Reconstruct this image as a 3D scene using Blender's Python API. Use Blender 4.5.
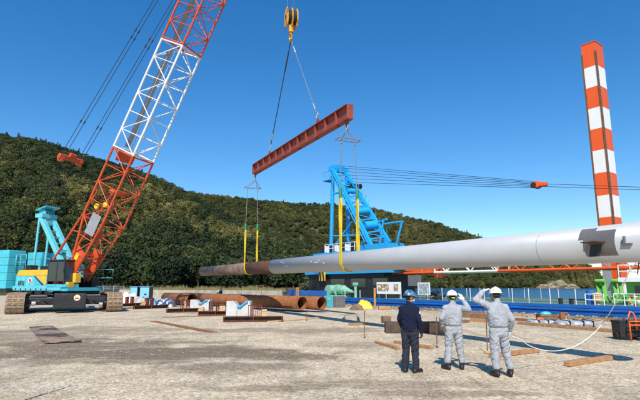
import bpy, bmesh, math, random
import numpy as np
from mathutils import Vector, Matrix, noise
random.seed(7)
rng = np.random.default_rng(11)
R = math.radians
scene = bpy.context.scene
for o in list(bpy.data.objects): bpy.data.objects.remove(o)
COL = scene.collection

# ------------------------------------------------------------------ camera
F, PITCH, EYE = 480.0, math.atan(85/480.0), 1.8
cam_d = bpy.data.cameras.new('camera'); cam = bpy.data.objects.new('camera', cam_d); COL.objects.link(cam)
cam_d.sensor_width = 36.0; cam_d.lens = 36.0*F/640.0; cam_d.clip_end = 20000; cam_d.clip_start = 0.1
cam.location = (0, 0, EYE); cam.rotation_euler = (R(90)+PITCH, 0, 0)
scene.camera = cam
# ------------------------------------------------------------------ sky and sun
SUN_EL = R(46.0); SH = Vector((0.07, 1.0)).normalized()      # direction in which shadows fall
world = bpy.data.worlds.new('World'); scene.world = world; world.use_nodes = True
wn = world.node_tree.nodes; wl = world.node_tree.links
bg = wn['Background']; sky = wn.new('ShaderNodeTexSky'); sky.sky_type = 'NISHITA'
sky.sun_disc = False; sky.sun_elevation = SUN_EL; sky.sun_rotation = math.atan2(-SH.x, -SH.y)
sky.altitude = 0; sky.air_density = 1.0; sky.dust_density = 0.1; sky.ozone_density = 2.5
hs = wn.new('ShaderNodeHueSaturation'); hs.inputs['Saturation'].default_value = 1.44; hs.inputs['Value'].default_value = 1.36
gm = wn.new('ShaderNodeGamma'); gm.inputs[1].default_value = 0.9; wl.new(sky.outputs[0], gm.inputs[0]); wl.new(gm.outputs[0], hs.inputs['Color']); tn = wn.new('ShaderNodeMixRGB'); tn.blend_type = 'MULTIPLY'; tn.inputs[0].default_value = 1; tn.inputs[2].default_value = (0.90, 0.985, 1.06, 1)
wl.new(hs.outputs[0], tn.inputs[1]); wl.new(tn.outputs[0], bg.inputs[0]); bg.inputs[1].default_value = 0.105
sd = bpy.data.lights.new('sun', 'SUN'); so = bpy.data.objects.new('sun', sd); COL.objects.link(so)
sd.energy = 4.6; sd.angle = R(0.5); sd.color = (1.0, 0.945, 0.86)
so.rotation_euler = Vector((SH.x*math.cos(SUN_EL), SH.y*math.cos(SUN_EL), -math.sin(SUN_EL))).to_track_quat('-Z', 'Y').to_euler()
so.location = (0, -30, 40)
vs = scene.view_settings; vs.view_transform = 'Standard'; vs.look = 'None'; vs.gamma = 1; vs.use_curve_mapping = False
vs.exposure = 0.32

# ------------------------------------------------------------------ photograph survey: image point -> place
cp, sp = math.cos(PITCH), math.sin(PITCH)
def ray(x, y):
    dx, dy = (x-320)/F, (200-y)/F
    return Vector((dx, cp-dy*sp, sp+dy*cp))
def G(x, y, z=0.0):
    d = ray(x, y); k = (z-EYE)/d.z
    return Vector((d.x*k, d.y*k, z))
def A(x, y, Y):
    d = ray(x, y); k = Y/d.y
    return Vector((d.x*k, Y, EYE+d.z*k))
def ZC(x, y, zc):
    d = ray(x, y); return Vector((d.x*zc, d.y*zc, EYE+d.z*zc))
def proj(p):
    v = Vector(p)-Vector((0, 0, EYE)); zc = v.y*cp+v.z*sp; up = -v.y*sp+v.z*cp
    return (320+F*v.x/zc, 200-F*up/zc)

# ------------------------------------------------------------------ materials
MATS = {}
def pm(name, base, rough=0.6, metal=0.0, var=0.12, scale=2.0, col2=None, mix=(0.45, 0.65), mscale=3.0, bump=0.0, bscale=60.0, spec=0.5, stretch=None, fine=0.0):
    m = bpy.data.materials.new(name); m.use_nodes = True; MATS[name] = m
    nt = m.node_tree; N, L = nt.nodes, nt.links
    b = N['Principled BSDF']; b.inputs['Roughness'].default_value = rough; b.inputs['Metallic'].default_value = metal
    b.inputs['Specular IOR Level'].default_value = spec
    geo = N.new('ShaderNodeNewGeometry'); src = geo.outputs['Position']
    if stretch:
        mp = N.new('ShaderNodeMapping'); mp.inputs['Scale'].default_value = stretch
        L.new(src, mp.inputs[0]); src = mp.outputs[0]
    def nz(s, d=5, r=0.6):
        n = N.new('ShaderNodeTexNoise'); n.inputs['Scale'].default_value = s; n.inputs['Detail'].default_value = d
        n.inputs['Roughness'].default_value = r; L.new(src, n.inputs['Vector']); return n
    def ramp(n, p0, p1, c0, c1):
        r = N.new('ShaderNodeValToRGB'); r.color_ramp.elements[0].position = p0; r.color_ramp.elements[1].position = p1
        r.color_ramp.elements[0].color = c0; r.color_ramp.elements[1].color = c1; L.new(n.outputs['Fac'], r.inputs[0]); return r
    lo = tuple(c*(1-var) for c in base)+(1,); hi = tuple(min(1, c*(1+var)) for c in base)+(1,)
    r1 = ramp(nz(scale), 0.3, 0.7, lo, hi); out = r1.outputs[0]
    if col2:
        r2 = ramp(nz(mscale, 7, 0.65), mix[0], mix[1], (0, 0, 0, 1), (1, 1, 1, 1))
        mx = N.new('ShaderNodeMixRGB'); mx.inputs[2].default_value = tuple(col2)+(1,)
        L.new(r2.outputs[0], mx.inputs[0]); L.new(out, mx.inputs[1]); out = mx.outputs[0]
    if fine:
        r3 = ramp(nz(bscale, 3), 0.3, 0.7, (1-fine,)*3+(1,), (1+fine*0.6,)*3+(1,))
        mx = N.new('ShaderNodeMixRGB'); mx.blend_type = 'MULTIPLY'; mx.inputs[0].default_value = 1
        L.new(out, mx.inputs[1]); L.new(r3.outputs[0], mx.inputs[2]); out = mx.outputs[0]
    L.new(out, b.inputs['Base Color'])
    if bump:
        bp = N.new('ShaderNodeBump'); bp.inputs['Strength'].default_value = bump; bp.inputs['Distance'].default_value = 0.02
        L.new(nz(bscale, 4).outputs['Fac'], bp.inputs['Height']); L.new(bp.outputs[0], b.inputs['Normal'])
    return m
pm('boom_red', (0.56, 0.075, 0.016), 0.45, var=0.18, col2=(0.22, 0.04, 0.02), mix=(0.6, 0.75), mscale=4)
pm('boom_orange', (0.72, 0.10, 0.015), 0.45, col2=(0.3, 0.06, 0.02), mix=(0.62, 0.8))
pm('boom_white', (0.74, 0.73, 0.70), 0.5, col2=(0.45, 0.40, 0.33), mix=(0.62, 0.8), mscale=5)
pm('cyan', (0.06, 0.46, 0.56), 0.42, var=0.12, col2=(0.12, 0.28, 0.31), mix=(0.55, 0.8), mscale=3.5)
pm('cyan_pale', (0.12, 0.50, 0.57), 0.45, var=0.12, col2=(0.14, 0.30, 0.32), mix=(0.58, 0.8), mscale=5)
pm('crane_yellow', (0.72, 0.42, 0.035), 0.45, col2=(0.4, 0.26, 0.08), mix=(0.62, 0.8))
pm('hook_yellow', (0.75, 0.36, 0.02), 0.4, col2=(0.12, 0.07, 0.02), mix=(0.5, 0.62), mscale=5)
pm('black_steel', (0.016, 0.016, 0.017), 0.55, var=0.3, col2=(0.05, 0.04, 0.03), mix=(0.5, 0.8))
pm('dark_rubber', (0.02, 0.02, 0.02), 0.85)
pm('muddy_steel', (0.33, 0.235, 0.155), 0.9, var=0.25, scale=6, col2=(0.16, 0.10, 0.065), mix=(0.5, 0.7), mscale=8, bump=0.5, bscale=40)
pm('grey_steel', (0.34, 0.35, 0.36), 0.5, metal=0.3, col2=(0.25, 0.19, 0.14), mix=(0.6, 0.85))
pm('galvanised', (0.42, 0.43, 0.43), 0.45, metal=0.5)
pm('rope_steel', (0.035, 0.035, 0.04), 0.6, metal=0.3)
pm('rope_grey', (0.22, 0.21, 0.2), 0.6, metal=0.3)
pm('white_rope', (0.8, 0.78, 0.72), 0.8)
pm('yellow_web', (0.70, 0.50, 0.02), 0.75, var=0.12, scale=5, col2=(0.4, 0.28, 0.05), mix=(0.58, 0.75), mscale=6)
pm('green_web', (0.03, 0.22, 0.10), 0.8)
pm('pipe_coat', (0.40, 0.41, 0.42), 0.42, var=0.05, scale=1.2, col2=(0.42, 0.42, 0.41), mix=(0.58, 0.85), mscale=1.7, bump=0.05, bscale=25)
pm('pipe_rust', (0.26, 0.105, 0.042), 0.85, var=0.35, scale=3, col2=(0.12, 0.07, 0.05), mix=(0.45, 0.7), mscale=2.2, bump=0.3, bscale=50)
pm('rust_bright', (0.27, 0.095, 0.03), 0.9, var=0.3, scale=2.2, col2=(0.12, 0.05, 0.03), mix=(0.5, 0.75), mscale=1.5, bump=0.3, bscale=40)
pm('rust_dark', (0.09, 0.035, 0.02), 0.9, var=0.35, scale=4, col2=(0.22, 0.09, 0.045), mix=(0.6, 0.75), mscale=5, bump=0.4, bscale=50)
pm('bare_steel', (0.20, 0.185, 0.175), 0.5, metal=0.35, var=0.15, col2=(0.14, 0.09, 0.07), mix=(0.6, 0.8), mscale=6)
pm('primer_red', (0.27, 0.052, 0.032), 0.6, var=0.15, col2=(0.15, 0.04, 0.03), mix=(0.5, 0.75), mscale=2.5)
pm('chalk', (0.72, 0.72, 0.66), 0.9)
pm('concrete', (0.50, 0.50, 0.48), 0.9, var=0.14, scale=4, col2=(0.36, 0.35, 0.32), mix=(0.5, 0.8), bump=0.3, bscale=40)
pm('concrete_warm', (0.40, 0.36, 0.29), 0.9, var=0.2, scale=1.2, col2=(0.24, 0.21, 0.16), mix=(0.48, 0.7), mscale=1.0, bump=0.4, bscale=20)
pm('timber', (0.42, 0.215, 0.095), 0.8, var=0.2, scale=5, col2=(0.27, 0.13, 0.06), mix=(0.5, 0.7), mscale=7, bump=0.4, bscale=60)
pm('timber_pale', (0.56, 0.38, 0.20), 0.8, var=0.2, scale=5, bump=0.3)
pm('timber_old', (0.22, 0.13, 0.075), 0.9, var=0.3, scale=6, col2=(0.10, 0.065, 0.045), mix=(0.45, 0.7), bump=0.5)
pm('sky_blue_paint', (0.20, 0.50, 0.74), 0.45, var=0.08)
pm('tarp_blue', (0.04, 0.30, 0.72), 0.45, var=0.1, bump=0.3, bscale=20)
pm('tarp_silver', (0.44, 0.46, 0.50), 0.35, var=0.3, scale=3, metal=0.25, bump=0.6, bscale=14)
pm('tarp_white', (0.70, 0.69, 0.66), 0.6, var=0.12, bump=0.4, bscale=14)
pm('yellow_sheet', (0.85, 0.52, 0.02), 0.5, var=0.1, bump=0.3, bscale=20)
pm('hull_blue', (0.012, 0.115, 0.40), 0.42, var=0.12, scale=1.5, col2=(0.02, 0.06, 0.22), mix=(0.55, 0.8), mscale=2)
pm('deck_green', (0.12, 0.20, 0.13), 0.75, var=0.2, scale=1.2, col2=(0.2, 0.2, 0.15), mix=(0.55, 0.8))
pm('crane_blue', (0.012, 0.33, 0.68), 0.42, var=0.1, col2=(0.02, 0.2, 0.42), mix=(0.6, 0.85))
pm('spud_orange', (0.76, 0.10, 0.012), 0.5, var=0.06, col2=(0.5, 0.09, 0.03), mix=(0.6, 0.85), mscale=3, stretch=(1, 1, 0.3))
pm('spud_white', (0.78, 0.77, 0.74), 0.5, var=0.04, col2=(0.55, 0.5, 0.44), mix=(0.62, 0.85), mscale=3, stretch=(1, 1, 0.3))
pm('rust_edge', (0.15, 0.075, 0.035), 0.85, var=0.4, scale=5)
pm('mint_green', (0.22, 0.47, 0.33), 0.5, var=0.15, scale=5)
pm('lime_green', (0.16, 0.50, 0.075), 0.5, var=0.1, col2=(0.1, 0.3, 0.06), mix=(0.6, 0.85))
pm('white_paint', (0.76, 0.77, 0.77), 0.5, var=0.05)
pm('ring_orange', (0.75, 0.16, 0.03), 0.6)
pm('safety_orange', (0.80, 0.13, 0.02), 0.55)
pm('red_paint', (0.55, 0.03, 0.02), 0.5)
pm('blue_drum', (0.03, 0.14, 0.5), 0.5)
pm('emerald', (0.02, 0.28, 0.13), 0.6)
pm('glass_dark', (0.02, 0.03, 0.035), 0.08, spec=0.8)
pm('skin', (0.50, 0.29, 0.19), 0.55, var=0.06)
pm('hair_black', (0.012, 0.01, 0.009), 0.7)
pm('navy_cloth', (0.008, 0.012, 0.032), 0.9, var=0.2, scale=8, bump=0.35, bscale=22, spec=0.2)
pm('dark_trouser', (0.026, 0.028, 0.042), 0.9, var=0.25, scale=7, bump=0.5, bscale=24, spec=0.2)
pm('grey_cloth', (0.33, 0.345, 0.37), 0.9, var=0.16, scale=9, bump=0.55, bscale=20, spec=0.2)
pm('boot_black', (0.014, 0.013, 0.013), 0.5, var=0.3, scale=20, col2=(0.10, 0.085, 0.065), mix=(0.62, 0.8), mscale=20)
pm('sole_tan', (0.32, 0.2, 0.11), 0.8)
pm('glove_white', (0.76, 0.73, 0.66), 0.9, var=0.08, scale=20)
pm('glove_dark', (0.02, 0.02, 0.025), 0.9)
pm('helmet_white', (0.82, 0.82, 0.81), 0.28, var=0.02)
pm('helmet_blue', (0.02, 0.10, 0.22), 0.3, var=0.3, scale=14, col2=(0.10, 0.27, 0.34), mix=(0.5, 0.6), mscale=16)
pm('strap_black', (0.012, 0.012, 0.012), 0.7)
pm('hi_vis', (0.45, 0.80, 0.05), 0.6)
pm('sticker_yellow', (0.85, 0.50, 0.02), 0.5)
pm('sticker_green', (0.02, 0.35, 0.14), 0.5)
pm('leather', (0.16, 0.075, 0.035), 0.7)
pm('straw_grass', (0.20, 0.17, 0.06), 0.9, var=0.35, scale=6)
pm('cliff_rock', (0.33, 0.24, 0.15), 0.95, var=0.3, scale=0.12, col2=(0.07, 0.075, 0.028), mix=(0.47, 0.56), mscale=0.09)
pm('picture_brown', (0.36, 0.2, 0.08), 0.7, var=0.5, scale=6, col2=(0.75, 0.72, 0.66), mix=(0.5, 0.58), mscale=4)
pm('picture_grey', (0.3, 0.34, 0.36), 0.5, var=0.5, scale=5, col2=(0.7, 0.72, 0.72), mix=(0.55, 0.63), mscale=6)
pm('bark', (0.10, 0.07, 0.045), 0.95, var=0.3, scale=3)

# ------------------------------------------------------------------ object helpers
WM = {}
def _link(name, data, M, parent):
    o = bpy.data.objects.new(name, data); COL.objects.link(o)
    WM[o.name] = M
    if parent is not None:
        o.parent = parent; o.matrix_basis = WM[parent.name].inverted() @ M
    else:
        o.matrix_basis = M
    return o
def tag(o, label=None, cat=None, group=None, kind=None):
    if label: o['label'] = label
    if cat: o['category'] = cat
    if group: o['group'] = group
    if kind: o['kind'] = kind
    return o
def thing(name, loc, label, cat, group=None):
    o = _link(name, None, Matrix.Translation(Vector(loc)), None); o.empty_display_size = 0.3
    return tag(o, label, cat, group)
SHARED = {}
def shared_mesh(kind, mat):
    k = (kind, mat)
    if k in SHARED: return SHARED[k]
    bm = bmesh.new()
    if kind == 'cyl':
        bmesh.ops.create_cone(bm, cap_ends=True, segments=10, radius1=1, radius2=1, depth=1, matrix=Matrix.Translation((0, 0, 0.5)))
        for f in bm.faces: f.smooth = len(f.verts) == 4
    elif kind == 'box':
        bmesh.ops.create_cube(bm, size=1)
    me = bpy.data.meshes.new(kind); bm.to_mesh(me); bm.free(); me.materials.append(MATS[mat]); SHARED[k] = me
    return me
def frame_z(d, up=None):
    z = Vector(d).normalized(); up = Vector(up) if up is not None else (Vector((0, 0, 1)) if abs(z.z) < 0.95 else Vector((1, 0, 0)))
    x = up.cross(z).normalized(); y = z.cross(x)
    return Matrix((x, y, z)).transposed()
def rod(name, p, q, r, mat, parent=None):
    p, q = Vector(p), Vector(q); d = q-p
    M = Matrix.Translation(p) @ frame_z(d).to_4x4() @ Matrix.Diagonal((r, r, d.length, 1))
    return _link(name, shared_mesh('cyl', mat), M, parent)
def blk(name, c, size, mat, parent=None, rot=None):
    M = Matrix.Translation(Vector(c)) @ (rot.to_4x4() if rot is not None else Matrix()) @ Matrix.Diagonal((size[0], size[1], size[2], 1))
    return _link(name, shared_mesh('box', mat), M, parent)
def beam(name, p, q, w, h, mat, parent=None, up=None):
    p, q = Vector(p), Vector(q); d = q-p
    M = Matrix.Translation((p+q)/2) @ frame_z(d, up).to_4x4() @ Matrix.Diagonal((w, h, d.length, 1))
    return _link(name, shared_mesh('box', mat), M, parent)
def inst(name, src, M, parent=None):
    return _link(name, src.data if hasattr(src, 'data') else src, M, parent)

class MB:
    def __init__(s): s.v, s.f, s.m = [], [], []; s.sm = []
    def add(s, vs, fs, smooth=False):
        n = len(s.v); s.v += [Vector(p) for p in vs]; s.f += [tuple(i+n for i in f) for f in fs]; s.sm += [smooth]*len(fs); return s
    def box(s, c, size, rot=None):
        c = Vector(c); pts = []
        for z in (-.5, .5):
            for x, y in ((-.5, -.5), (.5, -.5), (.5, .5), (-.5, .5)):
                d = Vector((x*size[0], y*size[1], z*size[2])); pts.append(c+(rot @ d if rot is not None else d))
        return s.add(pts, [(3, 2, 1, 0), (4, 5, 6, 7), (0, 1, 5, 4), (1, 2, 6, 5), (2, 3, 7, 6), (3, 0, 4, 7)])
    def bar(s, p, q, w, h, up=None):
        p, q = Vector(p), Vector(q); return s.box((p+q)/2, (w, h, (q-p).length), frame_z(q-p, up))
    def cyl(s, p, q, r, r2=None, n=14, caps=True):
        p, q = Vector(p), Vector(q); r2 = r if r2 is None else r2; Fm = frame_z(q-p); a = []
        for c, rr in ((p, r), (q, r2)):
            for i in range(n): t = 2*math.pi*i/n; a.append(c+Fm @ Vector((rr*math.cos(t), rr*math.sin(t), 0)))
        s.add(a, [(i, (i+1) % n, n+(i+1) % n, n+i) for i in range(n)], True)
        if caps: s.add(a[:n], [tuple(reversed(range(n)))]); s.add(a[n:], [tuple(range(n))])
        return s
    def tube(s, pts, r, n=8, closed=False):
        pts = [Vector(p) for p in pts]; a = []; k = len(pts)
        for i, p in enumerate(pts):
            d = (pts[(i+1) % k] if (closed or i < k-1) else p)-(pts[i-1] if (closed or i > 0) else p); Fm = frame_z(d)
            rr = r[i] if isinstance(r, (list, tuple)) else r
            for j in range(n): t = 2*math.pi*j/n; a.append(p+Fm @ Vector((rr*math.cos(t), rr*math.sin(t), 0)))
        fs = []
        for i in range(k if closed else k-1):
            for j in range(n): fs.append((i*n+j, i*n+(j+1) % n, ((i+1) % k)*n+(j+1) % n, ((i+1) % k)*n+j))
        if not closed: fs += [tuple(reversed(range(n))), tuple((k-1)*n+j for j in range(n))]
        return s.add(a, fs, True)
    def prism(s, poly, ext):
        poly = [Vector(p) for p in poly]; e = Vector(ext); n = len(poly); a = poly+[p+e for p in poly]
        nr = Vector((0, 0, 0))
        for i in range(n): nr += poly[i].cross(poly[(i+1) % n])
        fs = [tuple(range(n)), tuple(reversed(range(n, 2*n)))]+[((i+1) % n, i, n+i, n+(i+1) % n) for i in range(n)]
        if nr.dot(e) > 0: fs = [tuple(reversed(f)) for f in fs]
        return s.add(a, fs)
    def rings(s, rs, caps=True, smooth=True):
        n = len(rs[0]); a = [p for r in rs for p in r]; fs = []
        for i in range(len(rs)-1):
            for j in range(n): fs.append((i*n+j, i*n+(j+1) % n, (i+1)*n+(j+1) % n, (i+1)*n+j))
        if caps: fs += [tuple(reversed(range(n))), tuple((len(rs)-1)*n+j for j in range(n))]
        return s.add(a, fs, smooth)
    def ell(s, c, r, rot=None, nu=14, nv=9):
        c = Vector(c); rs = []
        for i in range(1, nv):
            ph = math.pi*i/nv; ring = []
            for j in range(nu):
                t = 2*math.pi*j/nu; d = Vector((r[0]*math.sin(ph)*math.cos(t), r[1]*math.sin(ph)*math.sin(t), -r[2]*math.cos(ph)))
                ring.append(c+(rot @ d if rot is not None else d))
            rs.append(ring)
        return s.rings(rs)
    def cap(s, p, q, r1, r2, n=12):
        p, q = Vector(p), Vector(q); Fm = frame_z(q-p); ax = (q-p).normalized(); rs = []
        for k in range(1, 5):
            t = math.pi/2*k/4; rs.append((p-ax*r1*math.cos(t), r1*math.sin(t)))
        for k in range(0, 4):
            t = math.pi/2*k/4; rs.append((q+ax*r2*math.sin(t), r2*math.cos(t)))
        return s.rings([[c+Fm @ Vector((r*math.cos(2*math.pi*j/n), r*math.sin(2*math.pi*j/n), 0)) for j in range(n)] for c, r in rs])
    def mesh(s, name, mat, origin):
        me = bpy.data.meshes.new(name); o = Vector(origin)
        me.from_pydata([tuple(p-o) for p in s.v], [], s.f)
        me.polygons.foreach_set('use_smooth', s.sm)
        for m in (mat if isinstance(mat, (list, tuple)) else [mat]): me.materials.append(MATS[m])
        return me
    def build(s, name, mat, parent=None, bevel=0.0, origin=None):
        if origin is None:
            origin = WM[parent.name].translation if parent is not None else sum(s.v, Vector())/len(s.v)
            if parent is None: origin = Vector((origin.x, origin.y, min(p.z for p in s.v)))
        o = _link(name, s.mesh(name, mat, origin), Matrix.Translation(Vector(origin)), parent)
        if bevel:
            b = o.modifiers.new('bevel', 'BEVEL'); b.width = bevel; b.segments = 2; b.limit_method = 'ANGLE'; b.angle_limit = R(50)
        return o
def lerp(a, b, t): return Vector(a)*(1-t)+Vector(b)*t
pm('baulk_shaded', (0.075, 0.053, 0.038), 0.9, var=0.4, scale=5, bump=0.4)  # dark brown timber, with shade of the pipe's shadow put into its colour
pm('plate_rust', (0.27, 0.18, 0.12), 0.8, var=0.3, scale=1.5, col2=(0.05, 0.042, 0.036), mix=(0.50, 0.55), mscale=0.7)
pm('helmet_navy', (0.02, 0.05, 0.16), 0.35)
# ================================================================== SETTING
def struct(o, kind='structure'): o['kind'] = kind; return o
E0, E1 = G(622, 318.5), G(392, 307.0)
QT = (E1-E0).normalized(); QN = Vector((-QT.y, QT.x, 0)); QN = QN if QN.x > 0 else -QN     # along the quay (away, left), outwards to sea
def Q(s, n, z=0.0): return E0+QT*s+QN*n+Vector((0, 0, z))

# ---- ground material: pale gravel with damp patches and wheel marks
def ground_material():
    m = bpy.data.materials.new('gravel_yard'); m.use_nodes = True; MATS['gravel_yard'] = m
    N, L = m.node_tree.nodes, m.node_tree.links; b = N['Principled BSDF']; b.inputs['Roughness'].default_value = 0.95
    b.inputs['Specular IOR Level'].default_value = 0.15
    geo = N.new('ShaderNodeNewGeometry'); P = geo.outputs['Position']
    def nz(s, d=6, r=0.6, st=None, rz=0):
        n = N.new('ShaderNodeTexNoise'); n.inputs['Scale'].default_value = s; n.inputs['Detail'].default_value = d; n.inputs['Roughness'].default_value = r
        if st:
            mp = N.new('ShaderNodeMapping'); mp.inputs['Scale'].default_value = st; mp.inputs['Rotation'].default_value = (0, 0, rz); L.new(P, mp.inputs[0]); L.new(mp.outputs[0], n.inputs['Vector'])
        else: L.new(P, n.inputs['Vector'])
        return n.outputs['Fac']
    def rmp(x, p0, p1, c0, c1):
        r = N.new('ShaderNodeValToRGB'); e = r.color_ramp.elements; e[0].position = p0; e[1].position = p1
        e[0].color = (c0 if len(c0) == 4 else tuple(c0)+(1,)); e[1].color = tuple(c1)+(1,); L.new(x, r.inputs[0]); return r.outputs[0]
    def mixc(f, a, c, t='MIX'):
        x = N.new('ShaderNodeMixRGB'); x.blend_type = t
        if isinstance(f, float): x.inputs[0].default_value = f
        else: L.new(f, x.inputs[0])
        for k, v in ((1, a), (2, c)):
            if isinstance(v, tuple): x.inputs[k].default_value = v+(1,)
            else: L.new(v, x.inputs[k])
        return x.outputs[0]
    def mth(op, a, c):
        x = N.new('ShaderNodeMath'); x.operation = op
        for k, v in ((0, a), (1, c)):
            if isinstance(v, (int, float)): x.inputs[k].default_value = v
            else: L.new(v, x.inputs[k])
        return x.outputs[0]
    base = rmp(nz(0.9, 8, 0.7), 0.3, 0.7, (0.46, 0.37, 0.25), (0.71, 0.605, 0.44))
    spot = rmp(nz(0.35, 10, 0.72, (1, 0.55, 1)), 0.47, 0.62, (0, 0, 0), (1, 1, 1))
    col = mixc(mth('MULTIPLY', spot, 0.5), base, (0.30, 0.245, 0.18))
    # damp patches where the photograph shows them (stains with a shape of their own)
    warp = nz(0.45, 8, 0.7)
    acc = None
    for (px, py, rx, ry, k) in ((165, 353, 4.6, 1.7, 1.0), (80, 346, 3.4, 2.4, .95), (235, 367, 1.6, 0.75, .75), (60, 360, 1.6, .8, .7), (260, 388, 1.3, .35, .6), (400, 384, 2.2, .42, .55), (470, 393, 1.8, .3, .6), (40, 334, 3.5, 3.5, .6), (300, 330, 4.5, 1.3, .55), (120, 330, 3, 2.0, .45), (350, 345, 2.0, .8, .5)):
        c = G(px, py); sub = N.new('ShaderNodeVectorMath'); sub.operation = 'SUBTRACT'; L.new(P, sub.inputs[0]); sub.inputs[1].default_value = c
        ml = N.new('ShaderNodeVectorMath'); ml.operation = 'MULTIPLY'; L.new(sub.outputs[0], ml.inputs[0]); ml.inputs[1].default_value = (1/rx, 1/ry, 0)
        ln = N.new('ShaderNodeVectorMath'); ln.operation = 'LENGTH'; L.new(ml.outputs[0], ln.inputs[0])
        d = mth('ADD', ln.outputs['Value'], mth('MULTIPLY', mth('SUBTRACT', warp, 0.5), 3.0))
        r = N.new('ShaderNodeMapRange'); r.interpolation_type = 'SMOOTHSTEP'; L.new(d, r.inputs[0]); r.inputs[1].default_value = 1.15; r.inputs[2].default_value = 0.6
        r.inputs[3].default_value = 0; r.inputs[4].default_value = k; acc = r.outputs[0] if acc is None else mth('MAXIMUM', acc, r.outputs[0])
    col = mixc(mth('MULTIPLY', acc, 0.92), col, (0.19, 0.145, 0.098))
    # wheel marks, running from the crane towards the camera
    trk = rmp(nz(1.0, 7, 0.65, (1.3, 0.12, 1), R(-38)), 0.53, 0.66, (0, 0, 0), (1, 1, 1))
    col = mixc(mth('MULTIPLY', trk, 0.45), col, (0.24, 0.19, 0.14))
    trk2 = rmp(nz(1.0, 7, 0.65, (0.16, 1.5, 1), R(12)), 0.55, 0.66, (0, 0, 0), (1, 1, 1))
    col = mixc(mth('MULTIPLY', trk2, 0.35), col, (0.62, 0.58, 0.50))
    # single stones
    vo = N.new('ShaderNodeTexVoronoi'); vo.inputs['Scale'].default_value = 22.0; L.new(P, vo.inputs['Vector'])
    hsv = N.new('ShaderNodeSeparateColor'); L.new(vo.outputs['Color'], hsv.inputs[0])
    st = rmp(hsv.outputs[0], 0.0, 1.0, (0.62, 0.60, 0.58), (1.28, 1.27, 1.25))
    col = mixc(1.0, col, st, 'MULTIPLY')
    fn = rmp(nz(90, 3), 0.3, 0.7, (0.8, 0.8, 0.8), (1.14, 1.14, 1.14)); col = mixc(1.0, col, fn, 'MULTIPLY')
    L.new(col, b.inputs['Base Color'])
    b1 = N.new('ShaderNodeBump'); b1.inputs['Strength'].default_value = 0.75; b1.inputs['Distance'].default_value = 0.025
    h = mth('ADD', mth('MULTIPLY', nz(30, 5, 0.7), 0.7), mth('MULTIPLY', nz(6, 5), 1.2)); L.new(h, b1.inputs['Height']); L.new(b1.outputs[0], b.inputs['Normal'])
ground_material()
def ground_z(x, y):
    r = math.hypot(x, y); k = max(0.0, 1-r/60)
    return k*(0.030*noise.noise(Vector((x*.35, y*.35, 0)))+0.012*noise.noise(Vector((x*1.3, y*1.3, 3))))-0.004
def make_ground():
    s_ = [-90, -60, -40]+[i*0.5-30 for i in range(0, 150)]+[48, 55, 65, 80, 100, 130, 170]
    n_ = [-230, -150, -110, -90, -75]+[-65+i*0.5 for i in range(0, 131)]
    vs, fs = [], []
    for s in s_:
        for n in n_:
            p = Q(s, n); vs.append((p.x, p.y, ground_z(p.x, p.y)))
    w = len(n_)
    for i in range(len(s_)-1):
        for j in range(w-1): fs.append((i*w+j, (i+1)*w+j, (i+1)*w+j+1, i*w+j+1))
    k = len(vs)
    for i, s in enumerate(s_): p = Q(s, 0); vs.append((p.x, p.y, -5))
    for i in range(len(s_)-1): fs.append((i*w+w-1, (i+1)*w+w-1, k+i+1, k+i))
    m = MB().add(vs, fs, False); o = m.build('ground', 'gravel_yard', origin=(0, 0, 0)); return struct(o)
ground = make_ground()

# ---- loose stones lying on the yard (stuff)
def make_stones():
    n = 11000; vs = np.zeros((n*6, 3)); fs = []
    octa = np.array([(1, 0, 0), (-1, 0, 0), (0, 1, 0), (0, -1, 0), (0, 0, 1), (0, 0, -1)], float)
    tri = np.array([(0, 2, 4), (2, 1, 4), (1, 3, 4), (3, 0, 4), (2, 0, 5), (1, 2, 5), (3, 1, 5), (0, 3, 5)])
    i = 0
    while i < n:
        y = 6.8+26*random.random()**1.8; x = (random.random()*2-1)*y*0.72
        if random.random() > 0.25+1.6*max(0, noise.noise(Vector((x*.4, y*.4, 9)))+.15): continue
        if (Vector((x, y, 0))-E0).dot(QN) > -0.5: continue
        r = 0.006+0.016*random.random()**4+0.0006*y
        o = octa*(np.array([1, .8, .6])*r*(0.75+0.5*rng.random((6, 1)))); a = random.random()*6.28
        c, s = math.cos(a), math.sin(a); o = o @ np.array([[c, s, 0], [-s, c, 0], [0, 0, 1]])
        vs[i*6:i*6+6] = o+np.array([x, y, ground_z(x, y)+r*.3]); i += 1
    f = (tri[None]+6*np.arange(n)[:, None, None]).reshape(-1, 3)
    me = bpy.data.meshes.new('loose_gravel'); me.from_pydata(vs.tolist(), [], f.tolist()); me.materials.append(MATS['stone'])
    o = _link('loose_gravel', me, Matrix(), None); tag(o, 'pale loose gravel scattered over the yard', 'gravel', kind='stuff')
pm('stone', (0.37, 0.315, 0.245), 0.95, var=0.32, scale=14)
make_stones()

# ---- quay kerb: timber-faced concrete edge beam in lengths
kerb = struct(MB().box(Q(16, -0.35, -0.3), (86, 0.5, 0.62), Matrix((QT, QN, Vector((0, 0, 1)))).transposed()).build('quay_kerb', 'concrete_warm'))

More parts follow.
